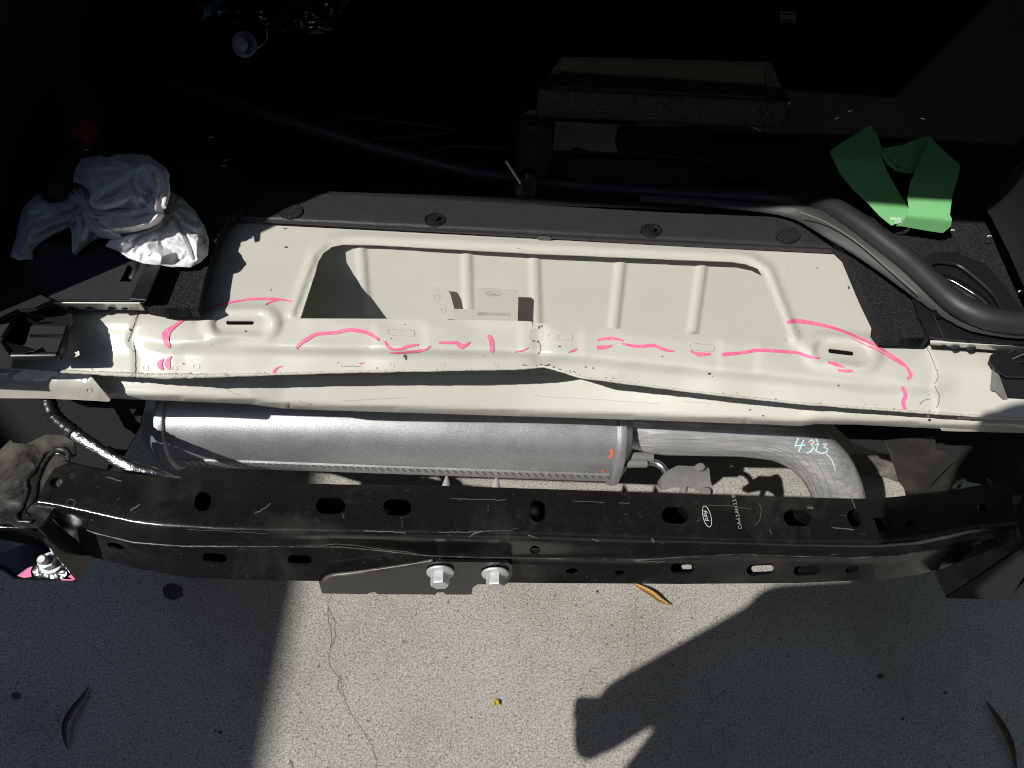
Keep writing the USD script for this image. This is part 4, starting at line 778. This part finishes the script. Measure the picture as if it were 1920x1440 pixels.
# shell around it
part(car, 'roof', cat(box((-.80, .82, 1.86), (.90, 4.6, 1.90), .01)), 'car_paint', False)
for s, x in ((-1, -.648), (1, .95)):
    lx = x
    prof = np.array([[lx, .505, .80], [lx - s * .10, .74, 1.86], [lx - s * .10, 4.6, 1.86], [lx, 4.6, .22], [lx, 1.2, .22], [lx, .53, .80]])
    part(car, 'body_side', hull(np.concatenate([prof + [.04 * s, 0, 0], prof + [.20 * s, 0, 0]])), 'car_paint', False)
    part(car, 'side_lining', hull(np.concatenate([prof, prof + [.038 * s, 0, 0]])), 'dark_liner', False)
part(car, 'roof_lining', box((-.80, .82, 1.83), (.90, 4.6, 1.857), .01), 'dark_liner', False)
part(car, 'front_bulkhead', box((-.80, 4.6, .15), (.95, 4.64, 1.9), .01), 'dark_liner', False)
# ---- raised tailgate with tinted glass
gx0, gx1 = -.96, 1.06
def gp(x, t): return np.array([x, .98 - t * .58, 1.86 - t * .255])       # hinge (t = 0) to tip (t = 1)
def slab(x0, x1, t0, t1, th=.03): return hull([gp(x, t) + [0, 0, d] for x in (x0, x1) for t in (t0, t1) for d in (0, th)])
tg = part(car, 'tailgate', cat(slab(gx0, gx1, .72, 1.0), slab(gx0, gx1, -.03, .12), slab(gx0, gx0 + .25, .12, .72), slab(gx1 - .25, gx1, .12, .72)), 'car_paint', False, label='raised tailgate')
part(tg, 'inner_lining', hull([gp(x, t) + [0, 0, d] for x in (gx0 + .02, gx1 - .02) for t in (.73, .99) for d in (-.012, -.002)]), 'dark_liner', False)
for xa, xb in ((gx0 + .01, gx0 + .24), (gx1 - .24, gx1 - .01)): part(tg, 'inner_lining', hull([gp(x, t) + [0, 0, d] for x in (xa, xb) for t in (-.02, .72) for d in (-.012, -.002)]), 'dark_liner', False)
part(tg, 'window', slab(gx0 + .25, gx1 - .25, .12, .72, .004), 'tint', False)

# ================================================================== LOOSE THINGS
# ---- weather seal hanging out of its flange
sp = [(-60, 30, .86), (0, 62, .85), (200, 120, .84), (400, 180, .83), (600, 246, .815), (760, 292, .80), (900, 326, .785), (1050, 346, .775), (1250, 362, .770), (1400, 370, .776), (1500, 377, .800), (1575, 396, .832), (1640, 440, .838), (1700, 486, .838), (1748, 530, .838), (1800, 574, .838), (1850, 596, .838), (1910, 606, .838), (2000, 606, .84)]
s3 = spline([P3(*p) for p in sp], 160); srad = np.interp(np.arange(160), [0, 90, 110, 160], [.010, .011, .0136, .0148])
seal = thing('door_seal', 'thick black rubber door seal pulled loose and draped across the sill', 'seal', (0, .9, .8))
part(seal, 'bulb', tube(s3, srad, 20), 'rubber', True)
fp1 = [(1200, 376, .790), (1400, 392, .793), (1480, 405, .800), (1545, 440, .812), (1600, 473, .815), (1660, 514, .816), (1720, 558, .817), (1770, 592, .818), (1830, 620, .820), (1920, 632, .822), (2000, 630, .824)]
fp0 = [(1200, 364, .792), (1400, 376, .796), (1490, 384, .812), (1560, 402, .826), (1620, 440, .830), (1680, 488, .830), (1735, 536, .830), (1785, 576, .830), (1840, 604, .830), (1920, 616, .832), (2000, 616, .832)]
A, B = spline([P3(*p) for p in fp0], 90), spline([P3(*p) for p in fp1], 90)
rings = []
for i in range(90):
    up = np.array([0, 0, .003]); q = [A[i] * (1 - t) + B[i] * t + [0, 0, .004 * math.sin(t * math.pi) + (.0005 if i % 2 else 0)] for t in np.linspace(0, 1, 8)]
    rings.append(np.array(q + [p - up for p in q[::-1]]))
part(seal, 'flange', loft(rings), 'rubber_flange', 50, label='flat ribbed grey rubber flange')
part(seal, 'stitch_line', tube(spline([P3(a, b, z + .006) for a, b, z in [(1500, 398, .826), (1555, 420, .828), (1605, 452, .828), (1660, 498, .828), (1720, 550, .828)]], 50), .0008, 5), 'grey_rubber', True)

# ---- white rag
rag_o = np.array([(19, 481), (24, 462), (30, 445), (33, 425), (43, 389), (65, 367), (89, 357), (92, 376), (118, 360), (137, 342), (139, 313), (154, 297), (187, 291), (200, 296), (217, 289), (244, 288), (279, 291), (295, 303), (312, 315), (318, 329), (315, 352), (341, 370), (366, 396), (384, 425), (392, 451), (390, 478), (376, 492), (357, 501), (320, 500), (270, 494), (241, 484), (220, 470), (198, 461), (210, 446), (222, 440), (190, 448), (173, 452), (152, 468), (142, 478), (135, 473), (134, 424), (118, 432), (97, 441), (72, 458), (61, 470), (61, 486), (35, 488)], float)
rag_p = Polygon(rag_o).buffer(2).buffer(-2)
rim1 = LineString([(173, 376), (190, 362), (215, 347), (240, 331), (262, 318), (280, 314), (298, 323), (310, 340), (310, 365), (306, 392), (300, 412)])
rim2 = LineString([(173, 376), (178, 385), (192, 388), (215, 383), (238, 374), (246, 363), (236, 354)])
folds = [([(150, 300), (165, 330), (172, 355)], .010, 9), ([(155, 385), (150, 400), (160, 425), (170, 440)], .012, 10), ([(165, 400), (200, 395), (240, 410), (260, 390), (262, 372)], .012, 9), ([(200, 420), (240, 425), (290, 420), (305, 400)], .012, 10), ([(60, 415), (90, 405), (130, 400)], .008, 8), ([(50, 440), (80, 430), (110, 420)], .007, 8), ([(345, 400), (360, 420), (368, 450), (362, 480)], .010, 9), ([(225, 455), (260, 435), (310, 415), (330, 390)], .008, 9), ([(230, 300), (270, 302), (300, 318)], .010, 10), ([(380, 440), (378, 470), (365, 490)], .008, 8)]
valley = [([(150, 340), (180, 325), (220, 322), (255, 312)], .010, 5), ([(158, 380), (175, 395), (190, 420), (230, 415)], .012, 5), ([(300, 415), (312, 385), (315, 360)], .016, 5), ([(308, 395), (335, 420), (355, 455), (365, 485)], .009, 3.5), ([(200, 440), (260, 415), (300, 412)], .010, 5), ([(110, 400), (135, 380), (150, 360)], .010, 6), ([(138, 440), (150, 420), (140, 395)], .006, 5), ([(265, 340), (290, 345), (295, 370), (275, 395)], .012, 9), ([(70, 425), (100, 415)], .006, 5)]
def tent(P, c, w): return np.maximum(0, 1 - shapely.distance(P, LineString(c)) / w)
def rag_layer(outline, base, dome, span, ridges, valleys, seed, rough=.006, tilt=(0, 0), pinch=(170, 390), pleats=5, amp=.008, floor=.807):
    pg = Polygon(outline).buffer(1.5).buffer(-1.5)
    def S(px, py):
        P = shapely.points(np.stack([px, py], -1)); d = shapely.distance(P, pg.exterior)
        q = np.stack([px / 34, py / 28, 0 * px], -1); q = q + 1.3 * meshkit.fbm(q * .8, 2, seed)[..., None]
        z = base + dome * np.sin(np.minimum(d / span, 1) * math.pi / 2) + tilt[0] * (px - pg.centroid.x) + tilt[1] * (py - pg.centroid.y)
        z = z + rough * np.abs(2 * meshkit.fbm(q, 2, seed + 7) - 1) * np.minimum(d / 8, 1) + .0016 * (1 - np.abs(2 * meshkit.noise(np.stack([px / 15 + py / 22, py / 9 - px / 30, 0 * px], -1) + 2.2 * meshkit.fbm(q * 1.5, 2, seed + 3)[..., None], seed + 2) - 1)) ** 3 * np.minimum(d / 6, 1)
        th = np.arctan2(py - pinch[1], px - pinch[0]); dp = np.hypot(px - pinch[0], py - pinch[1])
        ph = th / (2 * math.pi) * pleats * 2 + 1.6 * (meshkit.fbm(np.stack([px / 60, py / 50, 0 * px], -1), 2, seed + 4) - .5)
        tri = np.abs(ph - np.floor(ph) - .5) * 2
        z = z + amp * (tri ** .8 - .5) * ss(dp / 28) * ss(d / 9)
        for c, h, w in ridges: z = z + h * tent(P, c, w) ** 1.3
        for c, h, w in valleys: z = z - h * tent(P, c, w) ** .8
        return at(px, py, np.maximum(z, floor))
    return sheet(pg, S, 2.4, .0018, seed=seed)
lay_a = rag_layer([(19, 481), (24, 462), (30, 445), (33, 425), (43, 389), (65, 367), (89, 357), (92, 376), (118, 360), (137, 342), (160, 350), (200, 380), (200, 430), (190, 446), (173, 452), (152, 468), (142, 478), (135, 473), (134, 424), (118, 432), (97, 441), (72, 458), (61, 470), (61, 486), (35, 488)], .809, .013, 22,
    [([(50, 400), (60, 430), (40, 470)], .008, 12), ([(70, 380), (105, 395), (140, 385)], .009, 12), ([(60, 440), (95, 420), (130, 412)], .008, 11), ([(150, 400), (152, 430), (142, 468)], .010, 14)], [([(60, 420), (100, 405), (140, 398)], .007, 7), ([(142, 390), (140, 425), (138, 465)], .008, 6)], 4, .003, pinch=(160, 385), pleats=7, amp=.009)
lay_d = rag_layer([(198, 461), (205, 450), (222, 442), (245, 436), (265, 420), (295, 405), (314, 356), (341, 370), (366, 396), (384, 425), (392, 451), (390, 478), (376, 492), (357, 501), (320, 500), (270, 494), (241, 484), (220, 470)], .808, .008, 40,
    [([(343, 375), (362, 405), (372, 440), (368, 484)], .005, 12), ([(225, 458), (260, 440), (310, 412), (335, 392)], .007, 16), ([(300, 480), (345, 470), (380, 462)], .004, 16)], [([(312, 394), (330, 415), (347, 440), (358, 462), (365, 485)], .007, 4), ([(250, 452), (300, 428), (322, 404)], .006, 7), ([(255, 470), (270, 455), (290, 450)], .004, 6)], 11, .002, (-.00015, 0), (315, 385), 5, .007, .793)
lay_e = rag_layer([(152, 395), (165, 384), (200, 388), (250, 384), (300, 380), (309, 404), (300, 418), (280, 428), (258, 434), (225, 440), (232, 446), (222, 450), (190, 446), (172, 434), (160, 425)], .828, .016, 18,
    [([(155, 398), (172, 420), (182, 434)], .007, 10), ([(170, 398), (200, 402), (240, 398), (262, 385)], .009, 11), ([(185, 428), (230, 428), (280, 420), (302, 400)], .008, 10)], [([(165, 415), (195, 412), (240, 412), (285, 400)], .009, 6), ([(200, 436), (240, 432)], .004, 5)], 17, .002, pinch=(160, 400), pleats=9, amp=.008)
lay_b = rag_layer([(137, 341), (139, 313), (154, 297), (187, 291), (200, 296), (217, 289), (244, 288), (279, 291), (295, 303), (312, 315), (318, 329), (315, 352), (313, 372), (306, 396), (296, 404), (270, 398), (250, 392), (225, 390), (190, 392), (172, 380), (168, 358), (150, 344)], .842, .022, 30,
    [([(150, 300), (166, 325), (170, 352)], .006, 12), ([(205, 296), (245, 308), (290, 312)], .006, 12), ([(255, 385), (262, 368), (275, 350)], .005, 8), ([(290, 335), (298, 360), (292, 392)], .006, 10)], [([(152, 338), (180, 322), (222, 318), (258, 308)], .008, 6), ([(250, 340), (275, 340), (284, 360), (272, 385)], .009, 10), ([(182, 378), (210, 366), (238, 350)], .012, 10)], 23, .002, pinch=(300, 395), pleats=8, amp=.009)
rp = [(238, 356), (246, 363), (236, 373), (214, 383), (192, 388), (178, 384), (174, 376), (190, 361), (215, 346), (240, 330), (262, 318), (280, 314), (298, 323), (309, 340), (311, 362), (307, 388)]
rimt = tube(spline([P3(a, b, .864 if i < 6 else .866) for i, (a, b) in enumerate(rp)], 80), np.interp(np.arange(80), [0, 8, 40, 70, 80], [.002, .0038, .0050, .0048, .0025]), 10, .25, 5)
single('cleaning_rag', cat(lay_a, lay_d, lay_e, lay_b, rimt), 'cloth', 'crumpled white cotton rag on the black trim left of the opening', 'rag', 60)
# ---- tool with a red cap behind the rag
a, b = P3(165, 236, .86), P3(95, 372, .83)
d = (b - a) / np.linalg.norm(b - a); L = np.linalg.norm(b - a)
tool = thing('grease_gun', 'black ribbed tube with a dark red end cap lying behind the white rag', 'tube', b)
part(tool, 'end_cap', lathe([(0, 0), (.013, 0), (.0155, .003), (.0155, .030), (.0145, .034), (0, .034)], a, d, 24), 'red')
part(tool, 'body', lathe([(0, .034), (.010, .034), (.010, .060)] + [(.016 if k % 2 else .0145, .062 + k * .006) for k in range(int((L - .066) / .006))] + [(.012, L), (0, L)], a, d, 24), 'smooth_plastic')
part(tool, 'wire_clip', tube(spline([P3(158, 272, .862), P3(160, 282, .868), P3(165, 280, .868), P3(163, 272, .864), P3(160, 290, .86)], 24), .0012, 6), 'steel', True)

# ---- green tape loop
tape = thing('tape_loop', 'loop of wide green masking tape stuck on the right side carpet', 'tape', (.5, .85, .81))
def band(poly, curves, th=.0008): return sheet(rounded(poly, 1.0), hsurf(curves, 4), 5, th)
tz = .818
part(tape, 'tape_band', band([(1556, 284), (1574, 270), (1600, 254), (1627, 237), (1634, 246), (1645, 272), (1657, 305), (1668, 330), (1680, 352), (1700, 384), (1704, 392), (1697, 412), (1672, 423), (1650, 405), (1625, 378), (1600, 356), (1575, 325)], [([(1550, 235), (1800, 235)], .872), ([(1550, 300), (1800, 300)], .866), ([(1550, 390), (1800, 390)], tz + .012), ([(1550, 425), (1800, 425)], tz)]), 'tape', 60)
part(tape, 'tape_band', band([(1627, 237), (1633, 236), (1644, 252), (1655, 280), (1668, 300), (1684, 315), (1702, 320), (1716, 320), (1735, 258), (1744, 256), (1722, 322), (1700, 324), (1680, 320), (1662, 306), (1650, 284), (1640, 262)], [([(1550, 235), (1800, 235)], .871), ([(1550, 325), (1800, 325)], .845)]), 'tape', 60)
part(tape, 'tape_band', band([(1655, 278), (1690, 272), (1725, 259), (1744, 256), (1734, 285), (1718, 320), (1695, 318), (1672, 302)], [([(1550, 250), (1800, 250)], .858), ([(1550, 325), (1800, 325)], .838)]), 'tape', 60)
part(tape, 'tape_band', band([(1744, 256), (1770, 282), (1801, 311), (1796, 335), (1786, 365), (1781, 402), (1785, 411), (1783, 424), (1768, 437), (1740, 433), (1690, 424), (1674, 424), (1690, 420), (1700, 406), (1704, 389), (1702, 372), (1706, 345), (1716, 322), (1730, 288)], [([(1550, 250), (1800, 250)], .872), ([(1550, 330), (1800, 330)], .868), ([(1650, 376), (1800, 394)], .850), ([(1650, 398), (1800, 414)], .842), ([(1650, 422), (1800, 438)], tz + .002)]), 'tape', 60)
lb_ = hsurf([([(1550, 390), (1800, 390)], tz + .012), ([(1550, 425), (1800, 425)], tz)], 3)
part(tape, 'lettering', cat(lettering('MASK', lb_, (1668, 412), (5.2, .4), (1.2, -5), .0012, .2, True), lettering('TAPE', lb_, (1676, 419), (4.4, .3), (1, -4.4), .0012, .2, True)), 'white', False)

# ---- box in the cargo space
bz = .90
bc = [(1020, 166), (1052, 122), (1440, 128), (1478, 190)]
boxo = thing('foam_box', 'dark speckled box with a brown felt top at the back of the cargo space', 'box', (.3, 1.2, .8))
top = [P3(x, y, bz) for x, y in [(1008, 172), (1050, 112), (1446, 122), (1480, 196)]]
bot = [p * np.array([1, 1, 0]) + [0, -.004, bz - .032] for p in top]
part(boxo, 'body', solid(top + bot, .006), 'speckle')
part(boxo, 'felt_top', solid([P3(x, y, bz + dz) for x, y in [(1032, 162), (1062, 118), (1434, 128), (1436, 182)] for dz in (.0005, .008)], .003), 'brown')
part(boxo, 'corner_clip', tube(spline([P3(1478, 190, bz + .004), P3(1482, 204, bz - .01), P3(1477, 220, bz - .03)], 16), .004, 8, .6, 2), 'steel', True)
# ---- black peg with a steel rod on the sill
peg = thing('lock_peg', 'black plastic peg with a thin steel rod standing behind the trim strip', 'peg', P3(980, 345, .79))
part(peg, 'base', lathe([(0, .030), (.010, .028), (.016, .018), (.022, 0), (.022, -.03)], P3(985, 350, .79), (.2, 0, 1), 20), 'smooth_plastic')
part(peg, 'rod', tube([P3(949, 301, .845), P3(976, 343, .815)], .0024, 8), 'steel', True)
# ---- clear bag with hardware
bag_S = hsurf([([(300, -60), (700, -60)], .98), ([(300, 40), (700, 60)], .93), ([(300, 110), (700, 110)], .88)], 0, lambda x, y: .05 * (1 - np.abs(2 * meshkit.fbm(np.stack([x / 70 + y / 55, y / 30, 0 * x], -1), 3, 6) - 1)))
bag = thing('plastic_bag', 'crumpled clear plastic bag hanging in the dark cargo space', 'bag', P3(500, 20, .9))
part(bag, 'film', sheet([(345, -60), (690, -60), (650, 10), (620, 66), (560, 62), (440, 48), (380, 20)], bag_S, 6, .0006), 'clear', 60)
part(bag, 'wrapper', sheet([(375, 22), (384, -30), (445, -30), (441, 8), (400, 9), (385, 14)], lambda x, y: bag_S(x, y) + [0, 0, -.012], 6, .001), 'blue_film', 50)
bolt = thing('loose_bolt', 'grey hex bolt with a washer and a wire lying under the plastic bag', 'bolt', P3(460, 92, .90))
part(bolt, 'washer', lathe([(.010, 0), (.019, 0), (.0195, .002), (.019, .004), (.010, .004)], P3(460, 84, .90), (-.1, -.8, .6), 28), 'steel')
o = P3(461, 88, .90); part(bolt, 'head', hull([o + frame((-.1, -.8, .6)) @ np.array([.011 * math.cos(q * math.pi / 3), .011 * math.sin(q * math.pi / 3), h]) for q in range(6) for h in (0, .016)]), 'steel')
part(bolt, 'wire', tube(spline([P3(478, 92, .91), P3(492, 84, .915), P3(501, 72, .92), P3(500, 57, .93)], 20), .0012, 6), 'steel', True)
# ---- paper sticker on the seat back
sy = 1.625
sl = thing('care_label', 'small white paper label with dark lines on the seat back', 'label', aty(np.array(1477.), np.array(32.), sy))
lab_S = lambda px, py: aty(px, py, np.full(np.shape(px), sy))
part(sl, 'paper', sheet([(1463, 21), (1492, 23), (1492, 42), (1463, 41)], lab_S, 6, .001), 'white')
part(sl, 'print', cat(sheet([(1466, 24), (1490, 25.5), (1490, 28), (1466, 26.5)], lab_S, 4, .0004, .0006), sheet([(1473, 31), (1486, 31.6), (1486, 33), (1473, 32.4)], lab_S, 4, .0004, .0006), sheet([(1466, 36), (1489, 37), (1489, 39.5), (1466, 38.5)], lab_S, 4, .0004, .0006)), 'dirt')
# ---- lint on the carpets
r = np.random.default_rng(3)
for k, (x, y) in enumerate([(1570, 222), (1594, 209), (1730, 223), (1786, 432), (1913, 546), (1855, 443), (396, 258), (424, 301), (420, 312)]):
    a_ = r.uniform(-.5, .5); z_ = .818 if x > 1000 and y > 300 else .80
    single('lint', tube(spline([P3(x - 4 * math.cos(a_), y - 4 * math.sin(a_), z_), P3(x, y - 1, z_ + .001), P3(x + 4 * math.cos(a_), y + 4 * math.sin(a_), z_)], 6), .0008, 5), 'white',
           ['pale fibre on the dark floor, left of a pair', 'pale fibre on the dark floor beside another', 'pale fibre on the dark floor above the green tape', 'curved white fibre just below the green tape loop', 'straw coloured chip on the right carpet edge', 'white speck on the right side wall trim', 'tiny white speck above and right of the white rag', 'white speck right of the rag, upper one', 'white speck right of the rag, lower one'][k], 'fibre', True)

# ================================================================== AROUND THE CAR, OUTSIDE THE PICTURE: the photographer and the neighbouring house
person = thing('person', 'person in dark clothes leaning over the open boot, phone raised, left arm hanging', 'person', (-.25, -.45, 0))
def limb(js):
    m = None
    for (p0, r0), (p1, r1) in zip(js[:-1], js[1:]):
        h = mf.Manifold.hull_points(np.concatenate([trimesh.creation.icosphere(subdivisions=2, radius=r0).vertices + p0, trimesh.creation.icosphere(subdivisions=2, radius=r1).vertices + p1]))
        m = h if m is None else m + h
    return m
A3 = lambda *p: np.array(p, float)
def smoothed(m, it=8):
    m = m.refine_to_length(.02); me = m.to_mesh(); t = trimesh.Trimesh(me.vert_properties[:, :3], me.tri_verts)
    return trimesh.smoothing.filter_taubin(t, iterations=it)
hip, chest, neck, head = A3(-.34, -.55, .95), A3(-.25, -.30, 1.26), A3(-.10, -.13, 1.44), A3(.02, -.04, 1.60)
shl, shr = A3(-.40, -.24, 1.33), A3(.14, -.22, 1.37)
ball = lambda p, q: trimesh.creation.icosphere(subdivisions=2, radius=q).vertices + p
torso = mf.Manifold.hull_points(np.concatenate([ball(shl, .075), ball(shr, .08), ball(A3(-.52, -.42, .98), .05), ball(A3(-.42, -.58, .92), .10), ball(A3(.02, -.60, .92), .12), ball(A3(.20, -.34, 1.10), .07)])) + limb([(chest, .12), (neck, .065), (head + [0, 0, -.05], .06)])
arm_l = limb([(shl, .065), (A3(-.545, -.26, 1.08), .052), (A3(-.485, -.22, .94), .038), (A3(-.47, -.21, .92), .032)])
arm_r = limb([(shr, .07), (A3(.30, -.32, 1.17), .055), (A3(.02, -.20, 1.36), .034), (CAM + R @ [-.11, .075, -.11], .03)])
legs = limb([(hip + [-.09, 0, -.03], .105), (A3(-.44, -.50, .50), .065), (A3(-.46, -.57, .09), .045)]) + limb([(hip + [.09, 0, -.03], .105), (A3(-.22, -.50, .50), .065), (A3(-.22, -.57, .09), .045)])
skull = limb([(head, .092), (head + [0, .02, -.06], .07)]) + limb([(head + [0, .095, -.03], .012), (head + [0, .10, -.05], .016)])
ears = limb([(head + [-.09, 0, -.02], .02), (head + [-.088, 0, -.05], .014)]) + limb([(head + [.09, 0, -.02], .02), (head + [.088, 0, -.05], .014)])
def hand(w, s):
    m = limb([(w, .026), (w + [s * .02, .015, .03], .030)])
    for k in range(4): m = m + limb([(w + [s * (.01 + .012 * k), .03, .03], .0095), (w + [s * (.03 + .010 * k), .042, .052], .0085), (w + [s * (.055 + .004 * k), .036, .060], .008)])
    return m + limb([(w + [0, 0, .02], .011), (w + [s * .03, -.02, .045], .0095), (w + [s * .05, -.02, .05], .009)])
bodym = smoothed(torso + arm_l + arm_r + legs + skull + ears)
bp0 = part(person, 'body', bodym, 'shirt', True)
part(bp0, 'hand', smoothed(hand(A3(-.465, -.21, .885), -1), 3), 'skin', True); part(bp0, 'hand', smoothed(hand(CAM + R @ [-.13, .055, -.09], 1), 3), 'skin', True)
part(bp0, 'hair', smoothed(limb([(head + [0, -.02, .03], .094), (head + [0, -.03, -.01], .09)])), 'hair', True)
part(bp0, 'shoe', smoothed(limb([(A3(-.46, -.59, .05), .048), (A3(-.48, -.43, .035), .038)])), 'shoe', True); part(bp0, 'shoe', smoothed(limb([(A3(-.22, -.59, .05), .048), (A3(-.21, -.43, .035), .038)])), 'shoe', True)
phone = thing('phone', 'black phone held level in one hand', 'phone', CAM - R @ [0, 0, .02])
pc = [CAM + R @ np.array([x, y, z]) for x in (-.11, .02) for y in (-.012, .066) for z in (-.022, -.012)]
part(phone, 'case', solid(pc, .003), 'smooth_plastic')
house = thing('neighbour_house', 'low rendered house standing beside the driveway', 'house', (-8, 0, 0))
HX = -.345 - .8 * 4.0
part(house, 'wall', box((-9, -9, 0), (HX - .25, 9, 3.7), .01), 'wall', False)
rf = hull([A3(HX, -9.5, 3.85), A3(HX, 9.5, 3.85), A3(HX, -9.5, 4.0), A3(HX, 9.5, 4.0), A3(-9.4, -9.5, 3.85), A3(-9.4, 9.5, 3.85), A3(-6.3, -9.5, 5.0), A3(-6.3, 9.5, 5.0)])
part(house, 'roof', rf, 'roof', False)
part(house, 'garage_door', box((HX - .26, -1.5, .02), (HX - .22, 3.5, 2.4), .005), 'white', False)

back = thing('rear_house', 'two storey brick house standing across the driveway behind the photographer', 'house', (0, -9, 0))
part(back, 'wall', box((-3.3, -13, 0), (12, -5.2, 5.6), .01), 'wall', False)
part(back, 'roof', hull([A3(x, y, z) for x in (-3.5, 12.3) for y, z in ((-13.3, 5.6), (-4.9, 5.6), (-13.3, 5.75), (-4.9, 5.75), (-9, 7.2))]), 'roof', False)
for x in (-1.5, 2.5, 6.5): part(back, 'window', box((x, -5.22, 3.4), (x + 1.4, -5.18, 4.7), .005), 'tint', False)
hed = trimesh.creation.box((2.0, 16, 6.5), ).subdivide_to_size(.5); hv = hed.vertices + [4.6, 1, 3.25]
hv = hv + .7 * (np.stack([meshkit.fbm(hv * 1.1, 3, k) for k in (1, 2, 3)], 1) - .5); hv[:, 2] = np.maximum(hv[:, 2], 0)
hedge = thing('tall_hedge', 'tall dense dark green hedge beside the driveway', 'hedge', (4.6, 1, 0))
part(hedge, 'foliage', trimesh.Trimesh(hv, hed.faces, process=False), 'foliage', False)
r = np.random.default_rng(9); c = hv[r.integers(0, len(hv), 5000)] + r.normal(0, .22, (5000, 3)); dd = r.normal(0, 1, (5000, 2, 3)); dd /= np.linalg.norm(dd, axis=2, keepdims=True) / .09
lv = np.stack([c - dd[:, 0], c + dd[:, 1] * .5, c + dd[:, 0], c - dd[:, 1] * .5], 1).reshape(-1, 3); lv[:, 2] = np.maximum(lv[:, 2], .01); k = np.arange(5000)[:, None] * 4
part(hedge, 'leaves', trimesh.Trimesh(lv, np.concatenate([k + [0, 1, 2], k + [0, 2, 3]]), process=False), 'foliage', False, kind='stuff')
